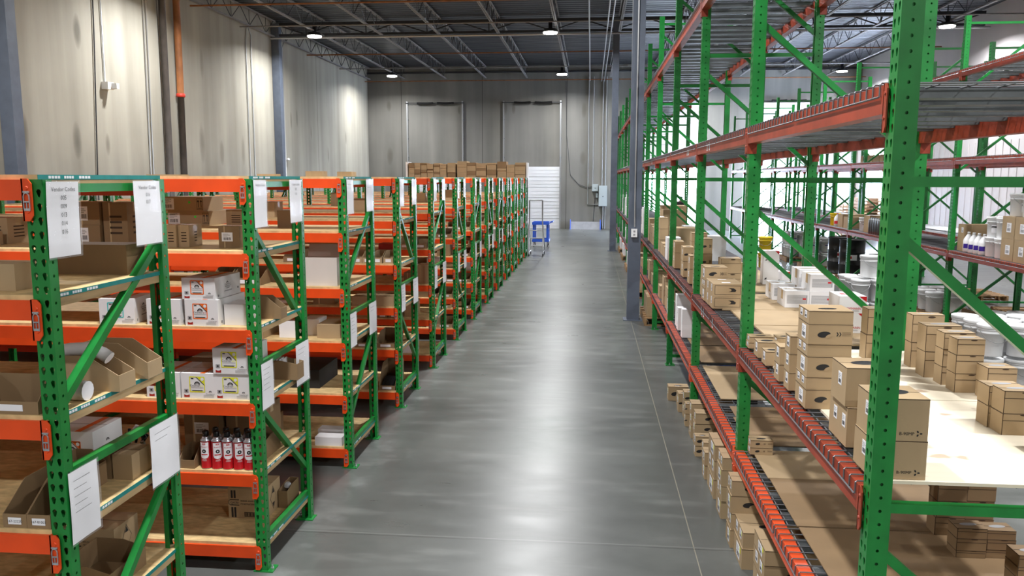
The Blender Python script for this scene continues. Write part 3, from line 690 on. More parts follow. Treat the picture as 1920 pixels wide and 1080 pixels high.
# ------------------------------------------------------------------ other goods
_bm = {}
def bin_mesh(w, d, hf, hb, m='kraft2'):
    """open-front cardboard bin: low front lip, sides rising to a tall back"""
    k = (round(w, 3), round(d, 3), round(hf, 3), round(hb, 3), m)
    if k in _bm: return _bm[k]
    b = MB(); t = .003; a = d*.45
    b.box(-w/2, w/2, -d/2, d/2, 0, t, m); b.box(-w/2, w/2, -d/2, -d/2+t, t, hf, m); b.box(-w/2, w/2, d/2-t, d/2, t, hb, m)
    for s in (-1, 1):
        x0, x1 = (s*w/2-t, s*w/2) if s > 0 else (-w/2, -w/2+t); p = [(-d/2+t, t), (d/2-t, t), (d/2-t, hb), (-d/2+a, hb), (-d/2+t, hf)]
        i = len(b.v)
        for x in (x0, x1):
            for (y, z) in p: b.v.append((x, y, z))
        n = len(p); b.f.append(tuple(i+j for j in reversed(range(n)))); b.f.append(tuple(i+n+j for j in range(n))); b.m += [b.mi(m)]*2
        for j in range(n): b.f.append((i+j, i+(j+1) % n, i+n+(j+1) % n, i+n+j)); b.m.append(b.mi(m))
    _bm[k] = b.mesh('bin'); return _bm[k]
def bin_(x0, y0, z, w, d, hf, hb, label, group=None, rz=0., sticker=None, facing=None, m='kraft2'):
    x0 = clear_post(x0, y0, w, d); o = tag(ob('cardboard_bin', bin_mesh(w, d, hf, hb, m), None, (x0+w/2, y0+d/2, z+.0004), rz), label, 'bin', group)
    if sticker is not None:
        l = ob('label', label_plain(w*.55, hf*.5), o, (0, -d/2-.0005, hf*.5))
        if sticker: text(sticker, hf*.26, 'ink', l, (0, -.0016, -hf*.1))
    return o
def label_plain(w, h):
    k = ('p', round(w, 3), round(h, 3))
    if k not in LBL:
        b = MB(); b.box(-w/2, w/2, -.001, 0, -h/2, h/2, 'labelw'); LBL[k] = b.mesh('label')
    return LBL[k]

def spray_can(x, y, z, label, rz, shown):
    t = thing('spray_can', label, 'spray can', (x, y, z+.0006), rz, 'red spray cans on the shelf')
    b = MB(); r = .033; b.lathe([(r-.002, 0, 'zinc'), (r+.0005, .004, 'red'), (r, .006, 'red'), (r, .175, 'red'), (r+.001, .177, 'zinc'), (r+.001, .182, 'zinc'), (r-.007, .192, 'zinc'), (r-.009, .198, 'zinc'), (r-.012, .205)], 'zinc', 28); ob('body', b.mesh('body', True), t)
    b = MB(); b.lathe([(.019, .2), (.019, .232), (.016, .238), (.009, .24)], 'plastic_b', 18); ob('cap', b.mesh('cap', True), t)
    if shown:
        b = MB(); n = 12; a0, a1 = -PI/2-.85, -PI/2+.85
        def P_(a, z, o=.0006): return ((r+o)*math.cos(a), (r+o)*math.sin(a), z)
        for i in range(n):
            u0, u1 = a0+(a1-a0)*i/n, a0+(a1-a0)*(i+1)/n; f = lambda u: .085-.018*math.sqrt(max(0, 1-((u+PI/2)/.85)**2))
            b.poly([P_(u0, f(u0)), P_(u1, f(u1)), P_(u1, .17), P_(u0, .17)], 'labelw')
        for i in range(14):
            u0, u1 = 2*PI*i/14, 2*PI*(i+1)/14; q = lambda u, k: P_(-PI/2+.012*k*math.cos(u)/r, .115+.012*k*math.sin(u), .0012)
            b.poly([q(u0, .35), q(u1, .35), q(u1, 1), q(u0, 1)], 'ink')
        for z0, z1, ww, m in ((.09, .097, .6, 'red'), (.155, .166, .3, 'red'), (.06, .062, .4, 'labelw'), (.053, .055, .45, 'labelw')):
            for i in range(6):
                u0, u1 = -PI/2-ww+2*ww*i/6, -PI/2-ww+2*ww*(i+1)/6; b.poly([P_(u0, z0, .001), P_(u1, z0, .001), P_(u1, z1, .001), P_(u0, z1, .001)], m)
        ob('label', b.mesh('label'), t)
        for body, size, zz, m in (('CRC', .009, .1575, 'labelw'), ('Brakleen', .0125, .139, 'red')):
            me = text_mesh(body, size, m).copy()
            for v in me.vertices:
                a = -PI/2+v.co.x/r; z2 = v.co.z+zz; v.co = ((r+.0016)*math.cos(a), (r+.0016)*math.sin(a), z2)
            ob('printed_text', me, t)
def pail(x, y, z, label, group, s=1., band=None, m='plastic_w', lid=True):
    key = ('pail', s, m)
    if key not in _bm:
        b = MB(); b.lathe([(.128*s, 0), (.132*s, .01*s), (.142*s, .27*s), (.15*s, .272*s), (.15*s, .282*s), (.143*s, .284*s), (.144*s, .31*s), (.152*s, .312*s), (.152*s, .322*s), (.146*s, .324*s)], m, 28); me = b.mesh('body', True)
        l = MB(); l.lathe([(.147*s, .325*s), (.158*s, .33*s), (.158*s, .365*s), (.152*s, .37*s), (.14*s, .368*s), (.135*s, .36*s)], m, 28); lm = l.mesh('lid', True)
        h = MB(); pts = [(.153*s*math.cos(a), -.03*s-.11*s*math.sin(a)*.4-.1*s*math.sin(a), .3*s-.13*s*math.sin(a)) for a in [PI*i/10 for i in range(11)]]
        h.tube(pts, .0035*s, 'conduit', 5); _bm[key] = (me, lm, h.mesh('handle'))
    me, lm, hm = _bm[key]; t = thing('plastic_pail', label, 'pail', (x, y, z+.0004), rnd.uniform(-.5, .5), group)
    ob('body', me, t); ob('handle', hm, t)
    if lid: ob('lid', lm, t)
    if band:
        b = MB(); r = .1425*s; n = 8
        for i in range(n):
            a0, a1 = -PI/2-.5+i/n, -PI/2-.5+(i+1)/n
            for z0, z1, mm, o in ((.07, .22, 'labelw', .001), (.17, .2, band, .002)):
                q = lambda a, zz: ((r+o)*math.cos(a), (r+o)*math.sin(a), zz*s)
                b.poly([q(a0, z0), q(a1, z0), q(a1, z1), q(a0, z1)], mm)
        ob('label', b.mesh('label'), t)
    return t
def jug(x, y, z, label, rz, cap='plastic_w', lab='purple', group='white jugs with purple labels'):
    if 'jug' not in _bm:
        b = MB(); b.lathe([(.07, 0), (.078, .01), (.078, .17), (.072, .2), (.04, .255), (.022, .275), (.02, .29)], 'plastic_w', 24, (0, 0), 1, .8); body = b.mesh('body', True)
        h = MB(); h.tube([(.045, 0, .265), (.07, 0, .262), (.082, 0, .235), (.078, 0, .19)], .011, 'plastic_w', 8); _bm['jug'] = (body, h.mesh('handle', True))
    t = thing('plastic_jug', label, 'jug', (x, y, z+.0004), rz, group); ob('body', _bm['jug'][0], t); ob('handle', _bm['jug'][1], t)
    c = MB(); c.lathe([(.023, .285), (.023, .31), (.02, .312)], cap, 16); ob('cap', c.mesh('cap', True), t)
    b = MB(); n = 8
    for i in range(n):
        a0, a1 = PI+.1+1.2*i/n, PI+.1+1.2*(i+1)/n; q = lambda a, zz: (.0795*math.cos(a), .0795*.8*math.sin(a), zz)
        b.poly([q(a0, .06), q(a1, .06), q(a1, .13), q(a0, .13)], lab)
    ob('label', b.mesh('label'), t)
def drum(x, y, z, label):
    t = thing('steel_drum', label, 'drum', (x, y, z), .4, 'black steel drums'); b = MB()
    b.lathe([(.285, 0), (.295, .01), (.285, .02), (.285, .28), (.295, .29), (.285, .3), (.285, .57), (.295, .58), (.285, .59), (.285, .85), (.297, .86), (.297, .875), (.287, .88), (.28, .865)], 'drum', 32); ob('body', b.mesh('body', True), t)
    l = MB(); l.lathe([(.279, .864), (.2, .868)], 'film', 32); ob('lid', l.mesh('lid'), t)
    p = MB(); n = 6
    for i in range(n):
        a0, a1 = -PI/2-.9+.6*i/n, -PI/2-.9+.6*(i+1)/n; q = lambda a, zz, o=.002: ((.285+o)*math.cos(a), (.285+o)*math.sin(a), zz)
        p.poly([q(a0, .4), q(a1, .4), q(a1, .53), q(a0, .53)], 'labelw')
        if i < 2: p.poly([q(a0, .44, .003), q(a1, .44, .003), q(a1, .5, .003), q(a0, .5, .003)], 'red')
    ob('label', p.mesh('label'), t)
def pallet(x0, y0, z, label, L=1.0, W=1.2, rz=0., group='wooden pallets on the floor', name='wooden_pallet'):
    k = ('pallet', L, W)
    if k not in _bm:
        b = MB()
        for i in range(3):
            x = -L/2+.02+i*(L-.04)/2; b.box(x-.02, x+.02, -W/2, W/2, .016, .12, 'palletwood')
        for i in range(7):
            y = -W/2+.045+i*(W-.09)/6; b.box(-L/2, L/2, y-.045, y+.045, .12, .138, 'palletwood')
        for i in range(4):
            y = -W/2+.045+i*(W-.09)/3; b.box(-L/2, L/2, y-.045, y+.045, 0, .016, 'palletwood')
        _bm[k] = b.mesh('pallet')
    return tag(ob(name, _bm[k], None, (x0+L/2, y0+W/2, z), rz), label, 'pallet', group)
def sheet(x0, x1, y0, y1, z, t, m, label, name, cat, group=None, rz=0.):
    b = MB(); w, d = x1-x0, y1-y0; b.box(-w/2, w/2, -d/2, d/2, 0, t, m)
    return tag(ob(name, b.mesh(name), None, ((x0+x1)/2, (y0+y1)/2, z), rz), label, cat, group)
#@@PART2
# ------------------------------------------------------------------ goods on the left shelving
LEV = ['top', 'second', 'third', 'fourth', 'fifth', 'lowest']
def row_y(r): return Y1+(r-1)*PITCH
def goods_left():
    S = SH; y1, y2, y3, y4 = [row_y(i) for i in (1, 2, 3, 4)]
    gL = 'cartons on the left shelving'
    # --- first row (seen through its end frame)
    carton(-2.40, 3.385, S[1], .345, .15, .135, 'plain', 'long brown carton lying across the second shelf of the nearest shelving row', gL, base='kraft2')
    carton(-2.485, 2.85, S[1], .30, .14, .105, 'plain', 'flat brown carton left of the nearest post on the second shelf of the nearest row', gL, base='kraft')
    bin_(-2.165, 3.02, S[2], .12, .3, .07, .15, 'open brown bin with a long white roll in it, third shelf of the nearest row', 'open bins on the nearest row', PI/2, m='kraft')
    bin_(-2.165, 3.24, S[2], .12, .3, .075, .16, 'empty open brown bin at the far end of the third shelf of the nearest row', 'open bins on the nearest row', PI/2, m='kraft')
    b = MB(); pts = [(-.14, 0, .05), (-.06, 0, .065), (.02, 0, .07), (.08, 0, .05), (.11, 0, .03)]; b.tube(pts, .028, 'paper', 12); tag(ob('paper_roll', b.mesh('paper_roll', True), None, (-2.14, 3.17, S[2]+.1)), 'white soft roll of film drooping out of the open brown bin', 'roll', 'white rolls on the nearest row')
    b = MB(); b.tube([(-.1, 0, .04), (.0, 0, .042), (.07, 0, .04)], .04, 'paper', 14); tag(ob('paper_roll', b.mesh('paper_roll', True), None, (-2.075, 2.972, S[2]+.001)), 'short white roll lying at the shelf edge beside the bins of the nearest row', 'roll', 'white rolls on the nearest row')
    bin_(-2.345, 2.765, S[2], .275, .155, .05, .12, 'wide open brown tray left of the nearest post on the third shelf', 'open bins on the nearest row', 0, '', m='kraft2')
    carton(-2.43, 3.33, S[3], .19, .23, .2, 'ca_o', 'white carton leaning at the back of the fourth shelf of the nearest row', 'white printed cartons')
    carton(-2.215, 3.28, S[3], .085, .15, .115, 'plain', 'brown carton half hidden by the hanging sheet on the fourth shelf of the nearest row', gL, base='kraft2')
    carton(-2.12, 3.28, S[3], .092, .15, .117, 'plain', 'small square brown carton at the edge of the fourth shelf of the nearest row', gL, base='kraft')
    bin_(-2.27, 3.11, S[3], .14, .14, .1, .15, 'open brown bin with raised flaps on the fourth shelf of the nearest row', 'open bins on the nearest row', PI/2, m='kraft2')
    bin_(-2.15, 2.765, S[3], .098, .3, .055, .15, 'narrow brown bin labelled 167-81003, right one of the pair by the nearest post', 'open bins on the nearest row', 0, '167-81003')
    bin_(-2.253, 2.765, S[3], .098, .3, .055, .15, 'narrow brown bin labelled 167-22220, left one of the pair by the nearest post', 'open bins on the nearest row', 0, '167-22220')
    bin_(-2.31, 3.12, S[4], .28, .24, .09, .12, 'open brown tray on the fifth shelf of the nearest row, above the floor', 'open bins on the nearest row', PI/2, m='kraft2')
    o = carton(-2.44, 3.385, S[4], .235, .2, .16, 'cyclo', 'brown carton of penetrating oil on the fifth shelf of the nearest row', gL, base='kraft')
    oil(o, .235, .2, .16)
    # dark tangle of packaged parts behind
    b = MB()
    for i in range(16):
        x, y, z = rnd.uniform(-.05, .05), rnd.uniform(-.03, .03), rnd.uniform(.01, .15); b.tube([(x, y, z), (x+rnd.uniform(-.03, .03), y+rnd.uniform(-.02, .02), z+rnd.uniform(.02, .05))], rnd.uniform(.006, .012), rnd.choice(['plastic_b', 'rubber', 'film']), 7)
    tag(ob('packaged_parts', b.mesh('packaged_parts', True), None, (-2.14, 3.51, S[3]+.012)), 'dark heap of bagged black parts on the fourth shelf of the nearest row', 'parts', None, 'stuff')
    # --- second row
    g2 = 'cartons on the second shelving row'
    lab = lambda w, d, h: [('F', -w*.12, 0, .05, .09)]
    carton(-3.34, 4.94, S[1], .17, .15, .125, 'taped', 'lower of two brown cartons with white labels on the second shelf of the second row', g2, lab=lab(.17, .15, .125), base='kraft2')
    carton(-3.34, 4.945, S[1]+.125, .17, .15, .15, 'taped', 'upper of two brown cartons with white labels on the second shelf of the second row', g2, lab=lab(.17, .15, .15), base='kraft2')
    carton(-3.155, 4.96, S[1], .165, .2, .272, 'stamp', 'tall brown carton with faded stamps beside the labelled pair on the second row', g2, base='kraft2')
    carton(-3.98, 4.9, S[1], .2, .2, .17, 'stamp', 'brown stamped carton seen left of the nearest post on the second row', g2)
    carton(-3.9, 4.75, S[1]+.0, .001+.12, .1, .09, 'plain', 'low brown carton farther left on the second shelf of the second row', g2)
    carton(-2.64, 4.78, S[1], .072, .16, .14, 'stamp', 'brown taped carton with printed lines, left of a touching pair on the second row', g2)
    carton(-2.565, 4.80, S[1], .07, .17, .138, 'stamp', 'brown taped carton with printed lines, right of a touching pair on the second row', g2)
    carton(-2.297, 4.79, S[1], .135, .14, .135, 'taped', 'brown carton with a white label next to the post on the second row', g2, lab=[('F', -.012, .0, .07, .055)], base='kraft2')
    # white printed cartons
    def ca(x0, y0, z, w, d, h, st, label, rz=0.):
        o = carton(x0, y0, z, w, d, h, st, label, 'white printed cartons', rz); q = min(w*.42, h*.62)
        cx, cy = -w*.04, h/2+h*.06
        c2 = {'ca_o': 'darkred', 'ca_y': 'yellow', 'ca_t': 'tealp'}[st]
        ob('printed_text', text_mesh('Counter', q*.2, 'ink', 'RIGHT'), o, (cx+q*.2, -d/2-.0018, cy-q*.14)); ob('printed_text', text_mesh('act', q*.2, c2, 'LEFT'), o, (cx+q*.2, -d/2-.0018, cy-q*.14))
        ob('printed_text', text_mesh('Counteract', q*.13, 'ink'), o, (w*.33, -d/2-.0018, h/2-h*.33)); ob('printed_text', text_mesh('Counteract', q*.2, 'ink'), o, (w/2+.0018, -d*.02, h/2+h*.05), PI/2)
        return o
    ca(-3.0, y2+.02, S[2], .215, .26, .158, 'ca_t', 'open white carton with a turquoise print on the third shelf of the second row', .12)
    ca(-2.685, y2+.02, S[2], .215, .3, .16, 'ca_o', 'white carton half hidden behind the far post of the nearest row', 0)
    ca(-2.435, y2+.015, S[2], .212, .36, .162, 'ca_o', 'white carton with an orange print, lower of the stacked pair on the second row', -.03)
    ca(-2.45, y2+.02, S[2]+.163, .212, .33, .13, 'ca_o', 'white open-lidded carton with orange print, upper of the pair on the second row', -.03)
    ca(-2.715, y2+.02, S[3], .215, .3, .16, 'ca_y', 'white carton with a yellow print behind the far post of the nearest row')
    ca(-2.49, y2+.02, S[3], .222, .3, .16, 'ca_y', 'white carton with a yellow print, lower left of three on the second row')
    ca(-2.262, y2+.02, S[3], .222, .3, .16, 'ca_y', 'white carton with a yellow print, lower right of three on the second row')
    ca(-2.268, y2+.015, S[3]+.161, .222, .3, .16, 'ca_y', 'white carton with a yellow print, top one of three on the second row')
    for i in range(4): carton(-2.73+.2*i*.0, y2+.4+.1*i, S[3], .3, .09, .12, 'plain', 'flat brown carton lying behind the yellow printed cartons, %s back' % ORD[i+1], g2, base='kraft2')
    carton(-2.212, y2+.06, S[2], .15, .19, .13, 'wplain', 'plain white carton behind the post beside the orange printed pair', g2)
    bin_(-2.1, 4.83, S[2], .1, .2, .07, .14, 'brown bin with white paper showing, end of the third shelf of the second row', 'open bins on the second row', PI/2)
    bin_(-2.13, 5.03, S[3], .12, .26, .11, .13, 'brown bin filled with white envelopes on the fourth shelf of the second row', 'open bins on the second row', PI/2)
    for i in range(4):
        b = MB(); b.box(-.004, .004, -.05, .05, 0, .13, 'paper'); tag(ob('envelope', b.mesh('envelope'), None, (-2.11+.02*i, 5.16, S[3]+.006), .1), 'white envelope standing in the brown bin, %s from its left side' % ORD[i+1], 'envelope', 'envelopes in the bin')
    # spray cans, front row of five and a few behind
    for i in range(5): spray_can(-2.365+i*.0692, y2+.05, S[4], 'red spray can with a black cap, %s from the left in the front rank' % ORD[i+1], [0, .55, .5, .62, .35][i], True)
    for i in range(4): spray_can(-2.335+i*.0692, y2+.121, S[4], 'red spray can with a black cap, %s from the left in the rank behind' % ORD[i+1], .8, False)
    carton(-2.69, y2+.4, S[4], .24, .3, .27, 'taped', 'large brown carton with a white label in the dark behind the spray cans', g2, lab=[('F', 0, 0, .1, .08)], base='kraft2')
    carton(-2.43, y2+.47, S[4], .26, .3, .26, 'taped', 'large brown carton directly behind the spray cans', g2, base='kraft2')
    bin_(-2.53, y2+.015, S[4], .1, .16, .055, .12, 'brown bin left of the spray cans on the second row', 'open bins on the second row')
    bin_(-2.155, 4.75, S[4], .1, .3, .11, .14, 'brown bin of clear plastic bags right of the spray cans on the second row', 'open bins on the second row', 0)
    o = carton(-2.385, 4.93, S[5], .26, .25, .21, 'cyclo', 'brown carton of penetrating oil on the lowest shelf of the second row', g2); oil(o, .26, .25, .21)
    bin_(-2.118, 5.125, S[5], .065, .22, .12, .14, 'brown bin with a white bag in it on the lowest shelf of the second row', 'open bins on the second row')
    b = MB(); b.lathe([(.015, 0), (.026, .008), (.024, .03), (.012, .04)], 'film', 10); tag(ob('plastic_bag', b.mesh('plastic_bag', True), None, (-2.085, 5.22, S[5]+.11)), 'crumpled white bag on top of the lowest bin of the second row', 'bag')
    # --- third row and on
    for i in range(2):
        o = carton(-3.83-.05*i, 7.0, S[1]+.13*i, .39, .4, .129, 'hunter', '%s of two long brown cartons with white labels and green stickers' % ('lower', 'upper')[i], 'long cartons on the third row', lab=[('F', -.135, 0, .11, .1)])
        text('HUNTER', .018, 'ink', o, (-.135, -.2025, .098))
    carton(-3.23, 6.9, S[1], .17, .2, .15, 'stamp', 'brown carton behind the sheets of the second row, on the third row', 'cartons on the third row')
    carton(-2.98, 6.75, S[1], .08, .2, .09, 'plain', 'small translucent red box on the second shelf of the third row', 'cartons on the third row', base='redbin', name='plastic_box', cat='box')
    carton(-2.72, 6.8, S[1], .12, .12, .15, 'plain', 'dark brown carton on the second shelf of the third row', 'cartons on the third row', base='kraft2')
    o = carton(-2.378, 6.45, S[2], .285, .3, .235, 'wplain', 'large white open carton on the third shelf of the third row', 'cartons on the third row', .04, base='offwhite')
    b = MB(); b.hexa([(-.14, 0, 0), (.14, 0, 0), (.14, .003, 0), (-.14, .003, 0), (-.14, .05, .1), (.14, .05, .1), (.14, .053, .1), (-.14, .053, .1)], 'offwhite'); ob('flap', b.mesh('flap'), o, (0, -.02, .235))
    carton(-2.29, 6.5, S[3], .2, .3, .12, 'plain', 'open tan carton with folded flaps on the fourth shelf of the third row', 'cartons on the third row')
    carton(-2.62, 6.5, S[3], .15, .2, .14, 'wplain', 'white carton seen through the end of the second row, left one', 'cartons on the third row')
    carton(-2.46, 6.62, S[3], .15, .2, .14, 'wplain', 'white carton seen through the end of the second row, right one', 'cartons on the third row')
    carton(-2.6, 6.55, S[4]-.02+.02, .3, .5, .16, 'plain', 'dark plastic tote on the fifth shelf of the third row', 'cartons on the third row', base='rubber', name='tote', cat='tote')
    carton(-2.31, 6.42, S[5], .235, .12, .075, 'wplain', 'white wrapped package in front on the lowest shelf of the third row', 'wrapped packages')
    carton(-2.33, 6.56, S[5], .22, .11, .1, 'wplain', 'white wrapped package behind on the lowest shelf of the third row', 'wrapped packages')
    for i, (a, c) in enumerate(((-2.505, .115), (-2.386, .11), (-2.272, .096), (-2.165, .106))): 
        bin_(a, y4+.015, S[2], c, .3, .06, .12, 'brown labelled bin, third shelf of the fourth row, %s from the left' % ORD[i+1], 'open bins on the fourth row', 0, '', m='kraft')
    carton(-2.3, y4+.35, S[2], .16, .2, .18, 'plain', 'red carton behind the brown bins of the fourth row', 'cartons on the fourth row', base='darkred')
    carton(-2.49, y4+.02, S[3], .455, .3, .1, 'plain', 'long flat brown carton on the fourth shelf of the fourth row', 'cartons on the fourth row')
    bin_(-2.48, y4+.015, S[4], .13, .4, .052, .13, 'brown labelled bin at left on the fifth shelf of the fourth row', 'open bins on the fourth row', 0, '')
    bin_(-2.22, y4+.015, S[4], .2, .4, .05, .15, 'brown labelled bin at right on the fifth shelf of the fourth row', 'open bins on the fourth row', 0, '')
    bin_(-2.24, y4+.015, S[5], .18, .42, .053, .26, 'brown bin of black rubber parts on the lowest shelf of the fourth row', 'open bins on the fourth row', 0, '')
    b = MB()
    for i in range(6): b.tube([(-.06+.02*i, -.12, .03), (-.05+.02*i, 0, .1), (-.06+.024*i, .12, .05)], .016, 'rubber', 8)
    tag(ob('rubber_parts', b.mesh('rubber_parts', True), None, (-2.15, y4+.2, S[5]+.005)), 'black rubber parts heaped in the lowest bin of the fourth row', 'parts', None, 'stuff')
    # remaining rows: bins and cartons near the aisle end, each by itself
    look = [('kraft', 'brown'), ('kraft2', 'dark brown'), ('white', 'white')]
    for r in range(3, 12):
        y = row_y(r)
        for lv in range(1, 6):
            if r in (3, 4): x = -2.72
            else: x = -2.06
            if lv == 1 and r < 10: x = -4.5-.3*rnd.random()
            k = 0; n = {1: 0, 2: rnd.choice([1, 2, 3]), 3: rnd.choice([2, 3]), 4: 3, 5: 2}[lv]
            while k < n:
                k += 1; w = rnd.uniform(.12, .26); gap = rnd.choice([.006, .01, .2 if lv != 2 else .02])
                x -= w+gap
                if lv == 2 or rnd.random() < .5:
                    bin_(x, y+.016, SH[lv], w, .34, .06, .13, 'brown bin on the %s shelf of the %s row, %s from the aisle' % (LEV[lv], ORD[r], ORD[k]), 'bins on the farther rows', 0, '' if r < 8 else None, m=rnd.choice(['kraft', 'kraft2']))
                else:
                    bs, nm = rnd.choice(look); h = rnd.uniform(.1, .24)
                    carton(x, y+.03+rnd.random()*.1, SH[lv], w, .3, h, 'taped' if bs != 'white' else 'wplain', '%s carton on the %s shelf of the %s row, %s from the aisle' % (nm, LEV[lv], ORD[r], ORD[k]), 'cartons on the farther rows', base=bs)
    for i, (x, y, w, h) in enumerate(((-3.6, 9.3, .16, .17), (-3.2, 11.1, .3, .16), (-4.0, 12.9, .25, .2), (-3.1, 14.6, .2, .17), (-2.95, 16.5, .22, .2), (-2.6, 18.3, .16, .2))):
        carton(x, row_y(4+i)+.3, S[1], w, .25, h, 'taped', 'brown carton standing alone on the second shelf, %s of the single ones from the camera' % ORD[i+1], 'single cartons on second shelves')
    for i, (px, y, w, h) in enumerate(((-9.0, 15.7, .7, .05), (-8.2, 19.3, .45, .08), (-7.0, 19.4, .42, .15), (-6.2, 19.4, .36, .14))):
        carton(px, y, S[0], w, .4, h, 'taped', 'brown carton lying on top of the shelving by the left wall, %s from the left' % ORD[i+1], 'cartons on top of the shelving')
    # flattened carton stacks standing on the last row
    xs = -5.63; hs = [.45, .45, .46, .43, .44, .42, .45, .5, .46, .44, .45, .49, .42, .46]; ws = [.225, .225, .235, .235, .235, .245, .31, .36, .33, .37, .36, .34, .3, .39]; gaps = {5: .02, 6: .05, 7: .0, 9: .015, 10: .02}
    yb = row_y(13)+.06; tot = sum(ws)+sum(gaps.values()); ws = [q*3.6/tot for q in ws]
    for i, (w, h) in enumerate(zip(ws, hs)):
        s = .245*.0+w; k = 'bundle%.2f%.2f' % (w, h); b = MB(); z = 0
        while z < h-.02:
            t = rnd.choice([.05, .08, .12, .16]); t = min(t, h-z); o = rnd.uniform(-.02, .02); b.box(-s/2+.004+abs(o)*.2, s/2-.004, -.3+o, .3+o, z, z+t-.003, rnd.choice(['kraft', 'kraft', 'kraft2'])); z += t
        tag(ob('flattened_cartons', b.mesh('flattened_cartons'), None, (xs+s/2, yb+.32, S[0]+.001)), 'bundle of flattened brown cartons on top of the last shelving row, %s from the left' % ORD[i+1], 'bundle of cartons', 'bundles of flattened cartons'); xs += s+gaps.get(i, .002)
    sheet(-5.72, -5.66, yb+.05, yb+.6, S[0], .48, 'white', 'white upright board left of the flattened carton bundles', 'board', 'board'); sheet(-1.985+.005, -1.94, yb+.05, yb+.6, S[0], .46, 'white', 'white upright board right of the flattened carton bundles', 'board', 'board')
def oil(o, w, d, h):
    text('cyclo', h*.13, 'ink', o, (-w*.33, -d/2-.0018, h/2-h*.01)); text('BREAK-AWAY\nPENETRATING OIL', h*.075, 'ink', o, (-w*.17, -d/2-.0018, h/2+h*.06), align='LEFT')

# ------------------------------------------------------------------ sheets in plastic sleeves on the end frames
def sign(y0, y1, z0, z1, label, body, tilt=0., lines=0):
    w, h = y1-y0, z1-z0; t = thing('paper_sign', label, 'sign', (XL+.006, (y0+y1)/2, (z0+z1)/2), 0, 'sheets on the end frames'); t.rotation_euler = (tilt, 0, PI/2)
    n = 6; ph = rnd.uniform(0, 6)
    def grid(m, off, amp, nm, e=0.):
        b = MB(); ww, hh = w+e, h+e
        P_ = [[(-ww/2+ww*i/n, off+amp*(math.sin(i*1.3+ph)*.4+math.sin(j*1.1+ph*2)*.6), -hh/2+hh*j/n) for j in range(n+1)] for i in range(n+1)]
        for i in range(n):
            for j in range(n): b.poly([P_[i][j], P_[i+1][j], P_[i+1][j+1], P_[i][j+1]], m)
        return ob(nm, b.mesh(nm), t)
    grid('paper', 0, .0015, 'sheet'); grid('sleeve', -.004, .0028, 'plastic_sleeve', .012)
    if body: text(body, .0235, 'ink', t, (0, -.0028, h/2-.036))
    if lines:
        b = MB()
        for k in range(lines): b.poly([(-w*.36, -.0026, h*.36-k*h*.11), (w*(.2-.12*(k % 2)), -.0026, h*.36-k*h*.11), (w*(.2-.12*(k % 2)), -.0026, h*.37-k*h*.11), (-w*.36, -.0026, h*.37-k*h*.11)], 'greyink')
        ob('printed_text', b.mesh('printed_text'), t)
    return t
def signs():
    for r in range(1, 14):
        y = row_y(r); od = ORD[r]
        t = {1: 'Vendor Codes\n005\n009\n013\n014\n016', 2: 'Vendor Codes'}.get(r); u = {1: 'Vendor Codes\n016\n017', 2: 'Vendor Codes\n105\n115'}.get(r)
        sign(y+.005, y+.19, 2.15, 2.43, 'white vendor code sheet in a sleeve, upper left on the end of the %s row' % od, t, .03 if r == 1 else 0, 0 if t else 2)
        sign(y+.575, y+.79, 2.15, 2.43, 'white vendor code sheet in a sleeve, upper right on the end of the %s row' % od, u, 0, 0 if u else 2)
        sign(y+.01, y+.19, 1.035, 1.322, 'white list sheet in a clear sleeve, lower left on the end of the %s row' % od, None, 0, 5)
        sign(y+.585, y+.83, 1.035, 1.318, 'white list sheet in a clear sleeve, lower right on the end of the %s row' % od, None, 0, 2)

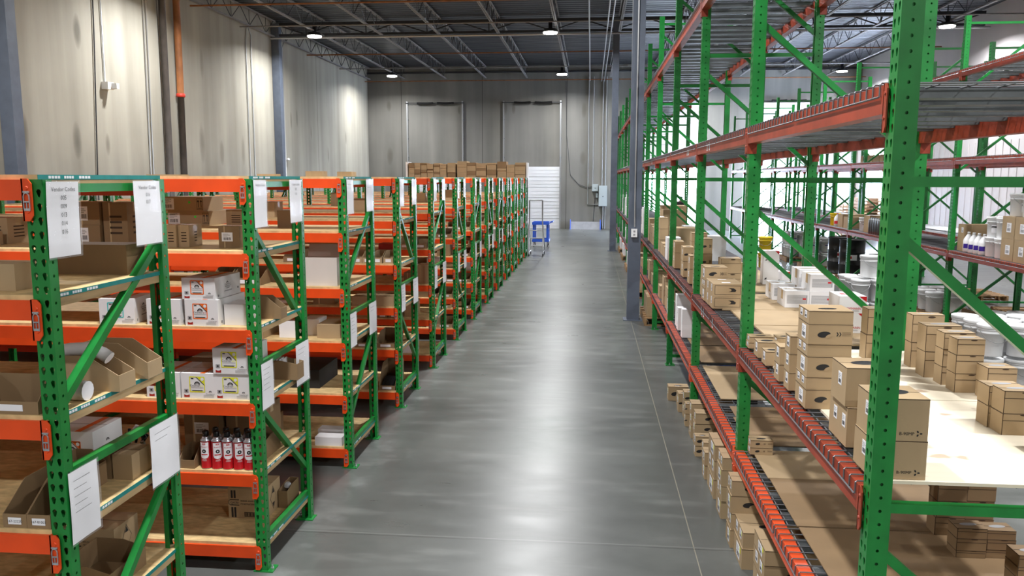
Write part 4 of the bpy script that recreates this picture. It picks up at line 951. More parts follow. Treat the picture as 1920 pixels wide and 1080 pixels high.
# ------------------------------------------------------------------ goods in the tall rack by the aisle
def goods_right():
    Zm, Zl = 1.335, .609; dm = RTOP[2]+DECK; dl = RTOP[3]+DECK
    # sheets on the decks
    sheet(1.13, 2.07, 2.99, 4.14, dm, .0125, 'plywood', 'pale plywood sheet on the middle deck, nearest the camera', 'plywood_sheet', 'plywood sheet', 'plywood sheets', .006)
    sheet(1.10, 2.09, 4.155, 5.36, dm, .0125, 'plywood', 'pale plywood sheet on the middle deck, behind the nearest one', 'plywood_sheet', 'plywood sheet', 'plywood sheets', -.008)
    gs = 'flat cardboard sheets on the decks'
    for i, (a, c, x0, rz) in enumerate(((3.0, 3.55, 1.15, .0), (3.56, 4.2, 1.13, .008), (4.21, 4.9, 1.125, -.006), (4.91, 5.43, 1.12, 0), (5.54, 6.2, 1.13, .01), (6.21, 6.5, 1.15, 0), (6.72, 7.94, 1.12, -.008), (8.1, 8.9, 1.13, .01), (8.95, 10.4, 1.14, 0))):
        sheet(x0, 2.055, a, c, dl, .006, 'kraft2' if i % 3 else 'kraft', 'brown cardboard sheet lining the low deck, %s from the camera' % ORD[i+1], 'cardboard_sheet', 'cardboard sheet', gs, rz)
    for i, (a, c, x0) in enumerate(((5.54, 6.2, 1.26), (6.22, 6.95, 1.2), (6.97, 7.94, 1.14), (8.1, 9.1, 1.12), (9.12, 10.4, 1.12))):
        sheet(x0, 2.055, a, c, dm, .0125, 'kraft', 'tan cardboard sheet lining the middle deck, %s from the plywood' % ORD[i+1], 'cardboard_sheet', 'cardboard sheet', gs, (.01, -.008, 0, .01, 0)[i])
    g = 'brown part cartons in the tall rack'; pos = 'on the middle deck'
    stack(1.051, 5.325, Zm, .153, .105, [.04, .04], 'k_logo', 'low flat brown carton at the second post '+pos, g, l_left)
    stack(1.05, 5.05, Zm, .128, .125, [.098], 'k_bmp', 'brown carton next to the flat pair '+pos+'', g, l_left)
    stack(1.055, 4.83, Zm, .09, .12, [.086], 'k_bmp', 'smallest brown carton in the front row '+pos, g, l_left)
    stack(1.2, 5.2, Zm, .13, .11, [.1], 'k_bmp', 'brown carton in the second rank '+pos, g, l_left)
    stack(1.045, 4.45, Zm, .12, .12, [.097, .097], 'k_lid', 'small cube carton in a stack of two '+pos, g, l_left)
    stack(1.05, 4.26, Zm, .13, .11, [.098, .1, .094], 'k_lid', 'small cube carton in the stack of three '+pos, g, l_left)
    stack(1.05, 3.92, Zm, .205, .196, [.098, .061, .102, .06, .1, .063], 'k_logo', 'flat swoosh carton in the stack of six '+pos, g, l_two, styles=['k_logo', 'k_lid'])
    carton(1.072, 3.352, Zm, .2, .1, .17, 'k_bmp', 'near one of two brown cartons under the big square one '+pos, g, lab=l_left(.2, .1, .17))
    carton(1.074, 3.456, Zm, .2, .145, .172, 'k_bmp', 'far one of two brown cartons under the big square one '+pos, g, lab=l_left(.2, .145, .17))
    o = carton(1.062, 3.36, Zm+.1725, .212, .2, .165, 'k_bmp', 'big square brown carton lying on two others just behind the nearest post', g, lab=l_left(.2, .2, .165)); text('B-90MP', .017, 'ink', o, (.035, -.1015, .022))
    for i, (z, h) in enumerate(((Zm, .149), (Zm+.149, .16))):
        o = carton(1.055+.004*i, 3.0, z, .197-.006*i, .2, h, 'k_bmp', '%s of two big brown cartons behind the nearest post' % ('lower', 'upper')[i], g, lab=l_left(.2, .2, h)); text('B-90MP', .017, 'ink', o, (.02, -.1015, .022))
    p2 = ' at the middle deck rear'
    stack(1.702, 5.06, Zm, .15, .11, [.159, .16], 'k_part', 'tall tan carton seen left of the nearest post,'+p2, g)
    stack(1.9, 4.88, Zm, .18, .095, [.152, .165], 'k_part', 'tall tan carton, first behind the nearest post,'+p2, g)
    stack(1.879, 4.63, Zm, .19, .115, [.15, .148], 'k_part', 'tall tan carton, second from the nearest post,'+p2, g)
    stack(1.905, 4.465, Zm, .16, .098, [.103, .097, .09], 'k_part', 'tan carton, third stack from the nearest post,'+p2, g)
    stack(1.906, 4.31, Zm, .138, .1, [.103, .099, .084], 'k_part', 'tan tuck-lid carton, fourth stack from the nearest post,'+p2, g)
    stack(2.0, 4.16, Zm, .14, .12, [.083, .087], 'k_part', 'tan carton in the stack at the rear edge,'+p2, g)
    stack(1.79, 3.70, Zm, .15, .105, [.101, .09], 'k_part', 'tan carton in the farther of two touching stacks,'+p2, g)
    stack(1.80, 3.592, Zm, .15, .105, [.098, .1], 'k_part', 'tan carton in the nearer of two touching stacks,'+p2, g)
    stack(1.953, 3.60, Zm, .13, .105, [.098, .1], 'k_part', 'tan carton right of two touching stacks,'+p2, g)
    stack(1.85, 3.34, Zm, .16, .1, [.054, .056], 'k_part', 'small flat tan carton nearest the camera,'+p2, g)
    p3 = ' at the low deck rear'
    stack(1.804, 4.17, Zl, .146, .1, [.098, .087, .097], 'k_part', 'brown carton, left stack of the far pair'+p3, g, base='kraft2')
    stack(1.955, 4.185, Zl, .143, .1, [.088, .097, .097], 'k_part', 'brown carton, right stack of the far pair'+p3, g, base='kraft2')
    stack(1.801, 3.915, Zl, .14, .1, [.037, .062, .053], 'k_part', 'green-emblem carton, left stack of the middle pair'+p3, g, base='kraft2')
    stack(1.945, 3.925, Zl, .135, .1, [.043, .053, .046], 'k_part', 'green-emblem carton, right stack of the middle pair'+p3, g, base='kraft2')
    stack(1.925, 3.6, Zl, .14, .11, [.067, .049, .055], 'k_part', 'brown carton, nearest stack'+p3, g, base='kraft2')
    stack(1.09, 5.33, Zl, .147, .095, [.05, .05], 'k_logo', 'small flat brown carton by the second post on the low deck', g, l_left)
    # floor stacks in front, under the low deck
    fl = [(.956, 4.2, .36, .13, [.13, .1]), (1.02, 4.47, .4, .3, [.127, .116, .091]), (.975, 4.9, .4, .3, [.137, .105]), (.955, 5.205, .3, .17, [.125, .115, .12, .105]), (.965, 5.66, .32, .22, [.135, .115, .12, .09]), (.97, 6.03, .38, .33, [.152, .151, .125]), (.955, 6.43, .3, .15, [.12, .11]), (.99, 6.77, .14, .1, [.106, .098]), (1.12, 6.62, .3, .14, [.12, .12, .1]), (.945, 6.99, .13, .1, [.099, .087]), (.98, 7.28, .3, .15, [.11, .1, .1]), (.975, 7.5, .3, .16, [.123, .107, .107]), (1.0, 7.7, .12, .12, [.1, .1]), (1.13, 7.72, .26, .16, [.13, .12, .1]), (.96, 7.87, .06, .1, [.13, .1]), (.98, 8.16, .12, .14, [.15, .12]), (.95, 8.36, .1, .13, [.2]), (.96, 8.56, .12, .14, [.15]), (.88, 8.8, .22, .14, [.16])]
    for i, (x, y, w, d, hs) in enumerate(fl):
        stack(x, y, 0, w, d, hs, 'k_logo_floor', 'brown carton in the %s floor stack under the aisle rack' % ORD[i+1], 'floor cartons under the aisle rack', l_left if i > 6 else l_two, jit=.01)
    for i, (x, y) in enumerate(((1.35, 8.3), (1.4, 9.0))): carton(x, y, 0, .4, .5, .3, 'plain', 'dark tote standing on the floor under the low deck, %s one' % ('nearer', 'farther')[i], 'dark totes', base=('rubber', 'blue')[i], name='tote', cat='tote')
    # second bay, middle deck
    ar = 'brown carton with a black arrow emblem'
    for i, z in enumerate((0, .1075)): carton(1.055, 6.975, Zm+z, .25, .2, .107, 'arrow', '%s of two long %ss on the middle deck' % (('lower', 'upper')[i], ar), g, lab=[('L', .03, .015, .04, .06)])
    for i, z in enumerate((0, .1075)): carton(1.052, 7.182, Zm+z, .25, .2, .107, 'arrow', '%s carton in the pair right behind the long arrow cartons' % ('lower', 'upper')[i], g, lab=[('L', .03, .015, .04, .06)])
    stack(1.045, 7.4, Zm, .2, .22, [.118, .073, .12], 'k_logo', 'brown carton in the first stack behind the arrow cartons on the middle deck', g, l_two)
    stack(1.068, 7.66, Zm, .2, .22, [.159, .13], 'k_logo', 'brown carton in the second stack behind the arrow cartons on the middle deck', g, l_left)
    stack(1.30, 8.16, Zm, .2, .17, [.172, .147], 'k_part', 'plain brown carton with a shaded side behind the arrow cartons', g)
    stack(1.042, 8.14, Zm, .07, .13, [.159, .15, .12], 'k_lid', 'slim brown carton in the stack of three at the third post', g, l_left)
    stack(1.13, 8.34, Zm, .11, .2, [.179, .17, .151], 'k_logo', 'brown carton in the tall stack of three behind the third post', g, l_left)
    stack(1.05, 8.6, Zm, .1, .2, [.16, .14], 'k_lid', 'brown carton in the stack of two beyond the third post', g, l_left)
    stack(1.05, 9.2, Zm, .12, .25, [.18, .16], 'k_logo', 'brown carton in the next stack of two toward the fourth post', g, l_left)
    stack(1.045, 10.1, Zm, .11, .25, [.198, .138], 'k_lid', 'narrow brown carton in the stack of two just before the fourth post', g, l_left)
    stack(1.2, 9.7, Zm, .18, .2, [.2, .17, .1], 'k_logo', 'brown carton in the inner stack of three before the fourth post', g)
    # white cartons on the middle deck, rear side
    gw = 'white cartons on the middle deck'
    wl = lambda n, x, y, hs: stack(x, y, Zm, .203, .29, hs, 'wlabel', 'white carton with grey print, %s group on the middle deck' % n, gw)
    wl('front left', 1.689, 7.1, [.145]); wl('front right', 1.897, 7.105, [.142, .147]); wl('second left', 1.677, 7.54, [.147]); wl('second right', 1.89, 7.45, [.145, .148])
    stack(1.82, 8.66, Zm, .16, .14, [.223, .134], 'whof', 'tall white carton with a red corner, rear of the middle deck', gw)
    carton(1.985, 8.76, Zm, .14, .12, .127, 'whof', 'short white carton with red print in front of the tall red-cornered ones', gw)
    carton(1.765, 8.9, Zm, .05, .12, .29, 'wplain', 'slim tall white carton left of the red-cornered ones', gw); carton(1.7, 8.62, Zm, .05, .1, .25, 'wplain', 'second slim white carton left of the red-cornered ones', gw)
    for i, (z, h) in enumerate(((Zm, .145), (Zm+.145, .124))):
        o = carton(1.8, 5.95, z, .19, .26, h, 'whof', '%s of two white cartons with red lettering at the rear of the second bay' % ('lower', 'upper')[i], gw); text('HOFMANN', .024, 'redbin', o, (.0, -.1318, h*.22))
    # low deck, third bay
    stack(1.075, 9.34, Zl, .13, .13, [.159, .172], 'wplain', 'white carton in the front stack of two on the low deck', 'white cartons on the low deck')
    stack(1.075, 9.8, Zl, .1, .158, [.137, .135], 'wplain', 'white carton in the second stack of two on the low deck', 'white cartons on the low deck', l_left)
    stack(1.084, 10.05, Zl, .24, .17, [.268, .13], 'wplain', 'large white carton behind the stacks on the low deck', 'white cartons on the low deck')
    stack(1.06, 10.75, Zl, .07, .3, [.111, .1], 'wplain', 'slim white carton beyond the fourth post on the low deck', 'white cartons on the low deck')
    stack(1.08, 11.2, Zl, .1, .4, [.195, .116], 'k_part', 'brown carton beyond the white ones on the low deck', g)
    # farther bays: stacks along the aisle edge
    n = 0; y = 10.7
    while y < 29.5:
        d = rnd.uniform(.2, .45); w = rnd.uniform(.12, .3); white = rnd.random() < (.2 if y < 20 else .75); hs = [rnd.uniform(.12, .2) for _ in range(rnd.randint(1, 3))]
        k = (y-R1) % BAY
        if .02 < k < BAY-d-.1 and k > .1:
            n += 1; stack(1.06, y, dm, w, d, hs, 'wplain' if white else 'k_lid', '%s carton in the %s far stack on the middle deck' % ('white' if white else 'brown', ORD[n]), 'far cartons in the aisle rack')
        y += d+rnd.uniform(.02, .3)
    for i, (x, y, w, d, h, c, nm) in enumerate(((1.35, 13.6, .5, .5, .3, 'kraft', 'wide tan'), (1.45, 16.4, .4, .5, .5, 'plastic_y', 'yellow'), (1.5, 17.2, .5, .6, .55, 'plastic_y', 'yellow'), (1.62, 14.2, .3, .4, .3, 'white', 'white'), (1.55, 11.2, .3, .3, .34, 'white', 'white'), (1.7, 12.3, .3, .4, .25, 'white', 'white'), (1.6, 9.9, .25, .3, .1, 'tape', 'flat golden'))):
        carton(x, y, dm+(.013 if i == 6 else 0), w, d, h, 'plain' if c != 'white' else 'wplain', '%s large carton in the rear rank of the middle deck, %s one' % (nm, ORD[i+1]), 'large cartons in the rear rank', base='kraft' if c == 'plastic_y' else c)
    n = 0; y = 11.8
    while y < 29:
        d = rnd.uniform(.25, .5); k = (y-R1) % BAY
        if .1 < k < BAY-d-.1:
            n += 1; white = y > 19; stack(1.08, y, dl, rnd.uniform(.2, .4), d, [rnd.uniform(.14, .22) for _ in range(rnd.randint(1, 2))], 'wplain' if white else 'k_part', '%s carton in the %s far stack on the low deck' % ('white' if white else 'brown', ORD[n]), 'far cartons in the aisle rack')
        y += d+rnd.uniform(.05, .5)
    for i, (x, y) in enumerate(((.92, 13.4), (.95, 16.5), (.95, 21.2), (.95, 24.2), (.95, 26.7))):
        pallet(x, y, 0, 'wooden pallet on the floor under the aisle rack, %s one beyond the gray column' % ORD[i+1])
        for j, h in enumerate((.17, .16)): carton(x+.05, y+.1, .139+(.17 if j else 0), .8, .9, h, 'wplain' if i > 1 else 'plain', '%s of two large cartons on the %s pallet beyond the gray column' % (('lower', 'upper')[j], ORD[i+1]), 'palletised cartons')

# ------------------------------------------------------------------ second aisle and the racks beyond
def goods_beyond():
    dm = RTOP[2]+DECK
    # bright white pails and jugs in the near bay of the second rack
    for i in range(4): jug(5.83, 13.06-i*.168, dm, 'white jug with a purple label, %s from the left on the second rack' % ORD[i+1], .1)
    gp = 'white pails on the second rack'
    for i, (x, y, z, l) in enumerate(((5.86, 12.33, 0, 'lower left'), (5.86, 12.05, 0, 'lower right'), (5.87, 12.34, .29, 'upper left'), (5.87, 12.06, .29, 'upper right'))): pail(x, y, dm+z, 'white pail with a dark label, %s of four beside the jugs' % l, gp, .78, 'plastic_b')
    pail(5.88, 11.74, dm+.612, 'white pail with a wire handle standing on two cartons, left one', gp, .85, 'greyink'); pail(5.9, 11.45, dm+.612, 'white pail with a wire handle standing on two cartons, right one', gp, .85, 'greyink')
    gc = 'brown cartons on the second rack'
    carton(5.8, 13.16, dm, .4, .21, .42, 'taped', 'tall brown carton left of the white jugs', gc, lab=[('L', .04, .12, .07, .08)])
    for i, (y, z) in enumerate(((11.55, 0), (11.2, 0), (11.555, .306), (11.205, .306))): carton(5.74, y, dm+z, .4, .33, .305, 'taped', 'brown carton with a white label right of the pails, %s of four' % ('lower left', 'lower right', 'upper left', 'upper right')[i], gc, lab=[('L', .02, 0, .12, .13)])
    carton(6.25, 12.2, dm, .45, .9, .42, 'plain', 'long brown carton behind the white jugs', gc); carton(6.25, 11.1, dm, .45, .9, .4, 'plain', 'long brown carton behind the pails', gc)
    for i, (y, w, h, nm) in enumerate(((20.2, .3, .2, 'yellow'), (19.3, .35, .3, 'brown'), (18.9, .3, .26, 'tall brown'), (17.46, .36, .36, 'wide brown'), (16.05, .5, .36, 'deep brown'))):
        if nm == 'yellow': pail(5.9, y, dm, 'small yellow pail on the second rack', 'yellow pails', .8, None, 'plastic_y')
        else: carton(5.8, y, dm, .5, w, h, 'taped', '%s carton on the second rack, seen beside the nearest post' % nm, gc, base='kraft')
    jug(5.85, 19.85, dm, 'white jug with a red cap and red label on the second rack', .2, 'redbin', 'redbin', 'jugs on the second rack'); pail(5.9, 18.05, dm, 'white pail with a grey label alone on the second rack', gp, .8, 'greyink')
    for i in range(5):
        b = MB(); b.lathe([(.06, 0), (.06, .28), (.05, .3), (.02, .31), (.02, .33)], 'galv', 16); tag(ob('metal_canister', b.mesh('metal_canister', True), None, (5.78, 17.28-.13*i, dm+.0004)), 'grey metal canister in the row of five on the second rack, %s from the left' % ORD[i+1], 'canister', 'grey canisters')
    # floor under the second rack: pallets with pails and drums
    gpp = 'white pails on the floor pallets'
    for i, (x, y) in enumerate(((5.75, 11.9), (5.75, 14.3), (5.8, 16.7), (5.82, 19.3), (5.75, 21.9), (5.75, 24.3), (7.3, 14.2), (7.3, 16.7))): pallet(x, y, 0, 'wooden pallet on the floor under the second and third racks, %s one' % ORD[i+1], 1.0, 1.1)
    drum(6.2, 19.75, .139, 'black steel drum under the second rack, right one'); drum(6.15, 20.5, .139, 'black steel drum under the second rack, left one')
    k = 0
    for (x0, y0, nx, ny, nz) in ((6.0, 16.9, 2, 3, 2), (5.95, 22.1, 2, 3, 2), (5.95, 24.5, 2, 3, 2), (6.0, 12.1, 2, 2, 1), (6.0, 14.55, 2, 3, 1)):
        for a in range(nx):
            for c in range(ny):
                for e in range(nz):
                    k += 1; pail(x0+.33*a, y0+.33*c, .139+.375*e, 'white pail with a coloured band under the second rack, %s counted from the camera' % ORD[k] if k < 60 else 'white pail', gpp, .95, ('red', 'greensticker', 'purple')[k % 3] if e else None)
    for i, e in enumerate((0, .375, .75)): pail(4.02, 19., e, '%s of three stacked yellow pails beyond the white cartons' % ('lowest', 'middle', 'topmost')[i], 'yellow pails', 1., None, 'plastic_y')
    # pails on pallets in the aisle between the racks
    pallet(4.25, 9.0, 0, 'wooden pallet of white pails right behind the tall rack', 1.0, 1.25); pallet(4.1, 13.0, 0, 'wooden pallet of stacked white pails farther along the second aisle', 1.0, 1.1); pallet(5.62, 8.6, 0, 'wooden pallet under the nearest bay of the second rack', 1.0, 1.2); pallet(3.2, 8.2, 0, 'low wooden pallet nearest the tall rack', 1.0, 1.0)
    k = 0
    for (x0, y0, nx, ny, hz) in ((4.42, 9.2, 3, 3, (0, .375)), (3.36, 8.4, 3, 2, (0,)), (4.3, 13.2, 2, 3, (0, .375))):
        for a in range(nx):
            for c in range(ny):
                for j, e in enumerate(hz):
                    k += 1; pail(x0+.31*a, y0+.32*c, .139+e, 'white lidded pail, %s counted along the second aisle, %s layer' % (ORD[k], ('bottom', 'upper')[j]), 'white pails in the second aisle', .93)
    for j in range(2): pail(4.45, 13.3, .139+.375*2+.0*j, 'single white pail on top of the stacked pallet', 'white pails in the second aisle', .93) if j == 0 else None
    carton(6.75, 8.9, .139, .01+.4, .4, .3, 'plain', 'brown carton on the pallet under the nearest bay of the second rack', gc)
    # far end: pallets piled, ladder, carts, dock plate, switch boxes
    for i in range(12): pallet(10.9, 33.6, .139*i, 'pallet in the tall pile by the right-hand opening, %s from the floor' % ORD[i+1], 1.1, 1.3, rnd.uniform(-.03, .03), 'piled pallets')
    for i in range(10): pallet(10.6, 35.3, .139*i, 'pallet in the pile nearer the back wall, %s from the floor' % ORD[i+1], 1.1, 1.3, rnd.uniform(-.03, .03), 'piled pallets')
    # upper storage on the third rack
    for i in range(6): carton(7.35, 12.9+i*.4, dm, .5, .36, .3, 'taped', 'brown carton in the row on the third rack, %s from the camera' % ORD[i+1], 'cartons on the third rack')
    for i in range(4): carton(7.35, 21.25+i*.5, RTOP[1]+DECK, .5, .4, .28, 'taped', 'brown carton high on the third rack, %s from the camera' % ORD[i+1], 'cartons on the third rack')

def far_end():
    # rolling step frame in bare metal
    t = thing('rolling_ladder', 'grey metal rolling ladder parked at the far end of the shelving', 'ladder', (-1.7, 25.2, 0))
    b = MB(); 
    for x in (-.22, .22): b.tube([(x, 0, .1), (x, 0, .95), (x*.92, 0, 1.1), (x*.92, 0, 1.76)], .02, 'conduit', 8)
    b.tube([(-.2, 0, 1.76), (.2, 0, 1.76)], .02, 'conduit', 8)
    for x in (-.22, .22): b.tube([(x, 0, .12), (x, .8, .12), (x, .8, .3), (x, 0, .95)], .016, 'conduit', 8)
    ob('frame', b.mesh('frame', True), t)
    for z, y in ((.3, .55), (.56, .3), (.82, .08)):
        b = MB(); b.box(-.21, .21, y-.02, y+.16, z-.025, z, 'conduit'); ob('step', b.mesh('step'), t)
    b = MB(); b.lathe([(0.001, -.014), (.045, -.014), (.045, .014), (.001, .014)], 'rubber', 14); wm = b.mesh('wheel')
    for x in (-.22, .22):
        for y in (0, .8): ob('wheel', wm, t, (x, y, .045), 0, (0, PI/2, 0))
    t = thing('utility_cart', 'blue plastic utility cart behind the rolling ladder', 'cart', (-1.74, 28.6, 0))
    for z in (.26, .86):
        b = MB(); b.box(-.3, .3, -.4, .4, z-.04, z, 'blue'); b.box(-.3, -.28, -.4, .4, z, z+.05, 'blue'); b.box(.28, .3, -.4, .4, z, z+.05, 'blue'); b.box(-.28, .28, .38, .4, z, z+.05, 'blue'); b.box(-.28, .28, -.4, -.38, z, z+.05, 'blue'); ob('tray', b.mesh('tray'), t)
    for x in (-.24, .24):
        for y in (-.33, .33):
            b = MB(); b.box(x-.04, x+.04, y-.03, y+.03, .26, .82, 'blue'); ob('leg', b.mesh('leg'), t); ob('wheel', wm, t, (x, y, .085), 0, (0, PI/2, 0)); f = MB(); f.box(x-.02, x+.02, y-.02, y+.02, .1, .22, 'conduit'); ob('caster_fork', f.mesh('caster_fork'), t)
    b = MB(); b.bar((.3, -.38, .88), (.42, -.38, .93), .03, .03, 'blue'); b.bar((.3, .38, .88), (.42, .38, .93), .03, .03, 'blue'); b.bar((.42, -.4, .93), (.42, .4, .93), .03, .03, 'blue'); ob('handle', b.mesh('handle'), t)
    t = thing('dock_plate', 'grey steel dock plate with blue side edges leaning upright on the back wall', 'dock plate', (-.25, 38.9, 0))
    b = MB(); b.hexa([(-.7, -.05, 0), (.7, -.05, 0), (.7, .0, 0), (-.7, 0, 0), (-.7, .18, .36), (.7, .18, .36), (.7, .23, .36), (-.7, .23, .36)], 'dull'); ob('plate', b.mesh('plate'), t)
    for x in (-.74, .7): b = MB(); b.hexa([(x, -.1, 0), (x+.04, -.1, 0), (x+.04, .02, 0), (x, .02, 0), (x, .15, .46), (x+.04, .15, .46), (x+.04, .25, .46), (x, .25, .46)], 'blue'); ob('edge', b.mesh('edge'), t)
    Y = WALLY
    def enclosure(x0, x1, z0, z1, label, dp=.18):
        t = thing('electrical_box', label, 'electrical box', ((x0+x1)/2, Y-dp/2, z0), 0, 'electrical boxes on the back wall'); w = x1-x0
        b = MB(); b.box(-w/2, w/2, -dp/2, dp/2, 0, z1-z0, 'electric'); ob('case', b.mesh('case'), t); b = MB(); b.box(-w/2+.015, w/2-.015, -dp/2-.012, -dp/2, .015, z1-z0-.015, 'electric'); ob('door', b.mesh('door'), t)
        b = MB(); b.box(-.02, .02, -dp/2-.03, -dp/2-.012, (z1-z0)*.45, (z1-z0)*.5, 'plastic_b'); ob('latch', b.mesh('latch'), t)
    enclosure(.37, .77, 1.11, 2.09, 'tall grey electrical cabinet on the back wall by the column', .24); enclosure(.05, .34, 1.82, 2.16, 'small square grey electrical box left of the tall cabinet'); enclosure(.24, .34, 1.52, 1.74, 'smallest grey switch box under the square electrical box', .1)
    runs = [([(-.155, 7.2), (-.155, 1.2), (.36, 1.2)], .022, 'grey conduit dropping down the back wall and turning to the cabinet'), ([(.08, 7.2), (.08, 2.17)], .016, 'thin conduit above the small electrical box'), ([(.52, 7.2), (.52, 2.1)], .022, 'left conduit above the tall cabinet'), ([(.68, 7.2), (.68, 2.1)], .022, 'right conduit above the tall cabinet'), ([(.58, 1.1), (.58, .02)], .03, 'left conduit below the tall cabinet'), ([(.68, 1.1), (.68, .02)], .02, 'right conduit below the tall cabinet'), ([(.2, 1.5), (.16, 1.0), (.12, .3)], .014, 'cable hanging from the smallest switch box'), ([(-1.25, 7.0), (-1.2, 4.5), (-1.0, 2.6), (-.6, 2.15), (-.2, 2.0), (.05, 2.05)], .012, 'black cable sagging across the back wall to the small box')]
    for p, r, l in runs:
        b = MB(); b.tube([(x, Y-.035, z) for x, z in p], r, 'conduit' if 'cable' not in l else 'darksteel', 8); tag(ob('wall_conduit', b.mesh('wall_conduit'), None), l, 'conduit', 'conduits on the back wall')
    # person standing in the bright doorway
    person()

def person():
    t = thing('person', 'person in dark clothes seen in silhouette against the bright dock opening', 'person', (3.7, 34.0, 0), 2.6)
    J = [(0, 0, .98), (0, .01, 1.15), (0, .0, 1.34), (0, -.01, 1.47), (0, -.02, 1.53), (0, -.03, 1.62), (0, -.035, 1.7),
         (.1, 0, .93), (.11, -.02, .52), (.11, .03, .1), (.11, -.12, .04), (-.1, 0, .93), (-.11, .05, .52), (-.12, .12, .1), (-.12, -.02, .04),
         (.17, .01, 1.41), (.25, .03, 1.14), (.24, -.12, .93), (.23, -.18, .85), (-.17, .01, 1.41), (-.26, .04, 1.14), (-.25, -.08, .9), (-.24, -.13, .82)]
    E_ = [(0, 1), (1, 2), (2, 3), (3, 4), (4, 5), (5, 6), (0, 7), (7, 8), (8, 9), (9, 10), (0, 11), (11, 12), (12, 13), (13, 14), (3, 15), (15, 16), (16, 17), (17, 18), (3, 19), (19, 20), (20, 21), (21, 22)]
    R_ = [.14, .13, .15, .09, .055, .085, .07, .1, .07, .045, .04, .1, .07, .045, .04, .07, .048, .036, .03, .07, .048, .036, .03]
    # hands with five fingers each
    for (w, s) in ((18, 1), (22, -1)):
        bx, by, bz = J[w]
        for k in range(5):
            i = len(J); dx = (-.028+.019*k)*s if k < 4 else -.04*s; L_ = (.06, .07, .066, .05)[k] if k < 4 else .04
            J.append((bx+dx*.5, by-.03, bz-.045)); J.append((bx+dx*.6, by-.03-L_*.5, bz-.045-L_*.6)); E_ += [(w, i), (i, i+1)]; R_ += [.011, .008]
    me = bpy.data.meshes.new('body'); me.from_pydata(J, E_, []); o = ob('body', me, t); sk = o.modifiers.new('skin', 'SKIN'); sk.use_smooth_shade = True
    for v, r in zip(me.skin_vertices[0].data, R_): v.radius = (r, r)
    me.skin_vertices[0].data[0].use_root = True
    sb = o.modifiers.new('sub', 'SUBSURF'); sb.levels = 1; sb.render_levels = 1
    dg = bpy.context.evaluated_depsgraph_get(); m2 = bpy.data.meshes.new_from_object(o.evaluated_get(dg)); o.modifiers.clear(); o.data = m2; m2.materials.clear(); m2.materials.append(M['skin'])
    for p in m2.polygons: p.use_smooth = True
    # clothes: shirt and trousers as offset shells of the body
    def shell(nm, test, m, off):
        b = MB(); m2.update(); mp = {}
        for p in m2.polygons:
            if test(p.center): b.poly([m2.vertices[i].co+m2.vertices[i].normal*off for i in p.vertices], m)
        ob(nm, b.mesh(nm, True), t)
    shell('shirt', lambda c: .9 < c.z < 1.49 and not (abs(c.x) > .2 and c.z < .98), 'clothd', .012); shell('trousers', lambda c: .09 < c.z <= .99 and abs(c.x) < .2, 'clothd', .01); shell('hair', lambda c: c.z > 1.6 and (c.y > -.07 or c.z > 1.7), 'hair', .012)
    b = MB()
    for x in (.11, -.12): b.box(x-.05, x+.05, -.2, .1, 0, .08, 'rubber')
    ob('shoes', b.mesh('shoes'), t)
    b = MB()
    for s in (-1, 1): b.lathe([(.001, 1.645), (.012, 1.65), (.012, 1.658), (.001, 1.663)], 'ink', 8, (s*.032, -.113))
    ob('eyes', b.mesh('eyes'), t); b = MB(); b.hexa([(-.012, -.11, 1.6), (.012, -.11, 1.6), (.016, -.14, 1.605), (-.016, -.14, 1.605), (-.006, -.11, 1.65), (.006, -.11, 1.65), (.006, -.12, 1.65), (-.006, -.12, 1.65)], 'skin'); ob('nose', b.mesh('nose'), t)

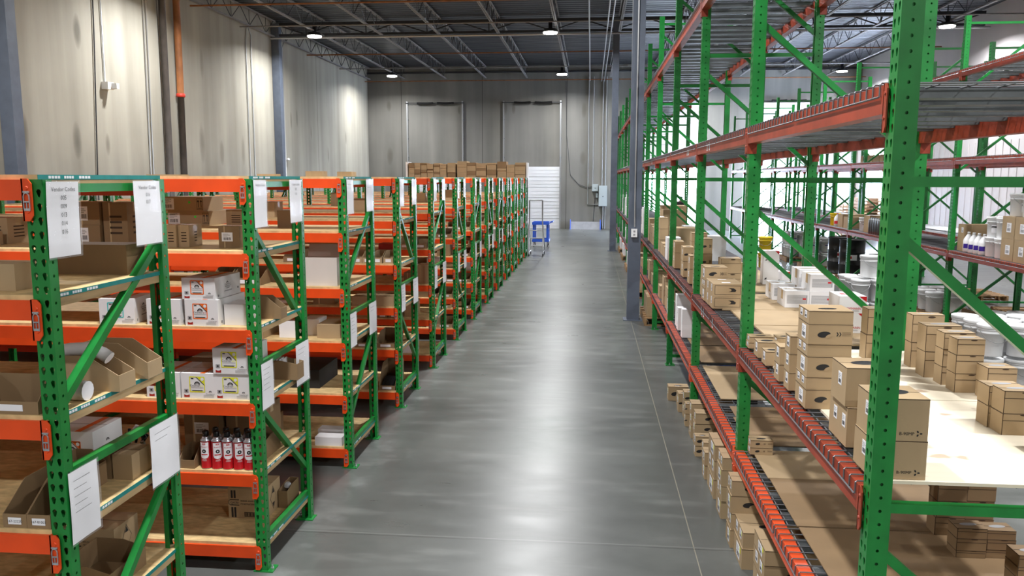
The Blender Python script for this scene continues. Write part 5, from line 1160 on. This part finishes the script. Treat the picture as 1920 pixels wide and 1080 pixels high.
def wall_and_columns():
    def column(x, y, label, w=.21):
        t = thing('steel_column', label, 'column', (x, y, 0), 0, 'gray steel columns'); b = MB(); b.box(-w/2, w/2, -w/2, w/2, .012, 7.62, 'column'); ob('shaft', b.mesh('shaft'), t)
        b = MB(); b.box(-w/2-.06, w/2+.06, -w/2-.06, w/2+.06, 0, .012, 'column'); ob('base_plate', b.mesh('base_plate'), t)
    column(.755, 14.0, 'square gray steel column standing at the aisle edge of the tall rack, nearer one'); column(.755, 27.4, 'square gray steel column at the aisle edge, farther one')
    column(-10.76, 14.3, 'gray steel column on the left wall, nearest the camera', .26); column(-10.76, 27.4, 'gray steel column on the left wall under the girder end', .26)
    b = MB(); b.tube([(.74, 13.875, 7.2), (.745, 13.875, 2.0), (.75, 13.87, 1.62)], .012, 'conduit', 8); tag(ob('column_conduit', b.mesh('column_conduit')), 'thin conduit running down the face of the nearer gray column', 'conduit')
    t = thing('outlet_box', 'white outlet box on the nearer gray column at the end of its conduit', 'outlet', (.745, 13.872, 1.45)); b = MB(); b.box(-.05, .05, -.03, .023, 0, .14, 'plastic_w'); ob('cover', b.mesh('cover'), t)
    b = MB(); [b.box(-.016, .016, -.034, -.03, z, z+.03, 'greyink') for z in (.03, .085)]; ob('socket', b.mesh('socket'), t)
    X = WALLX
    def pipe(pts, r, m, name, label, cat='conduit', group='pipes and conduits on the left wall'):
        b = MB(); b.tube(pts, r, m, 10); return tag(ob(name, b.mesh(name, True)), label, cat, group)
    pipe([(X+.03, 17.3, CEIL-.05), (X+.03, 17.2, 5.5), (X+.03, 16.98, 2.3), (X+.03, 16.97, .1)], .014, 'darksteel', 'wall_cable', 'dark cable hanging down the left wall, nearest the camera', 'cable')
    pipe([(X+.03, 17.52, CEIL-.05), (X+.03, 17.5, 4.52)], .014, 'conduit', 'wall_conduit', 'thin conduit down to the white junction box on the left wall')
    t = thing('junction_box', 'small white junction box on the left wall at the end of a conduit', 'junction box', (X+.075, 17.52, 4.4)); b = MB(); b.box(-.08, .08, -.12, .12, 0, .16, 'plastic_w'); ob('case', b.mesh('case'), t); b = MB(); b.box(.08, .2, .02, .12, .02, .14, 'plastic_w'); ob('sensor', b.mesh('sensor'), t)
    for i, y in enumerate((19.15, 19.28)): pipe([(X+.03, y+.12, CEIL-.05), (X+.03, y, .1)], .016, 'conduit', 'wall_conduit', '%s of the twin conduits beside the dark riser pipe' % ('left', 'right')[i])
    pipe([(X+.14, 19.95, CEIL-.4), (X+.14, 19.9, .02)], .085, 'blackpipe', 'riser_pipe', 'dark iron riser pipe on the left wall', 'pipe')
    pipe([(X+.14, 20.68, CEIL-.1), (X+.14, 20.66, 4.62)], .09, 'rust', 'riser_pipe', 'rusty brown upper riser pipe on the left wall', 'pipe'); pipe([(X+.14, 20.66, 4.55), (X+.14, 20.6, .02)], .085, 'blackpipe', 'riser_pipe', 'dark lower riser pipe under the red coupling', 'pipe')
    b = MB(); b.lathe([(.09, 4.53), (.115, 4.54), (.115, 4.62), (.09, 4.63)], 'redpaint', 18, (X+.14, 20.66)); tag(ob('pipe_coupling', b.mesh('pipe_coupling', True)), 'red grooved coupling joining the rusty and dark riser pipes', 'coupling')
    for i, y in enumerate((25.1, 25.48)): pipe([(X+.03, 25.3, 7.2), (X+.03, y+.1, 6.95), (X+.03, y+.05, 6.7), (X+.03, y, .1)], .016, 'conduit', 'wall_conduit', '%s thin conduit on the left wall before the second column' % ('left', 'right')[i])
    pipe([(X+.2, 27.9, 7.1), (X+.03, 28.2, 6.95), (X+.03, 28.15, .1)], .02, 'conduit', 'wall_conduit', 'conduit bending down the left wall just past the second column')
    t = thing('wall_camera', 'small white camera on the left wall past the second column', 'camera', (X, 28.3, 3.05)); b = MB(); b.lathe([(.05, 0), (.06, .04), (.04, .08), (.01, .09)], 'plastic_w', 14, (.08, 0)); ob('dome', b.mesh('dome', True), t); b = MB(); b.box(0, .08, -.03, .03, .03, .06, 'plastic_w'); ob('bracket', b.mesh('bracket'), t)

# ------------------------------------------------------------------ build everything
build_room(); build_doors(); build_roof(); build_lights(); build_left_rows(); build_right_racks(); signs(); goods_left(); goods_right(); goods_beyond(); far_end(); wall_and_columns()

# daylight outside the dock doors
w = bpy.data.worlds.new('sky'); SC.world = w; w.use_nodes = True; bg = w.node_tree.nodes['Background']
bg.inputs['Color'].default_value = (*lin((208, 226, 255)), 1); bg.inputs['Strength'].default_value = 55.

cam = bpy.data.cameras.new('camera'); co = bpy.data.objects.new('camera', cam); COL.objects.link(co); SC.camera = co
cam.sensor_width = 36; cam.lens = 1507.63*36/1920; cam.clip_start = .05; cam.clip_end = 400
co.location = (0, 0, 2.4457)
co.rotation_euler = (Matrix.Rotation(.097, 3, 'Z') @ Matrix.Rotation(PI/2-.1359, 3, 'X') @ Matrix.Rotation(ROLLZ, 3, 'Z')).to_euler()
SC.view_settings.view_transform = 'Standard'; SC.view_settings.look = 'None'; SC.view_settings.gamma = 1; SC.view_settings.use_curve_mapping = False
SC.view_settings.exposure = EXPO
SC.cycles.max_bounces = 8; SC.cycles.diffuse_bounces = 4; SC.cycles.glossy_bounces = 3; SC.cycles.transparent_max_bounces = 16; SC.cycles.sample_clamp_indirect = 6; SC.cycles.caustics_reflective = False; SC.cycles.caustics_refractive = False
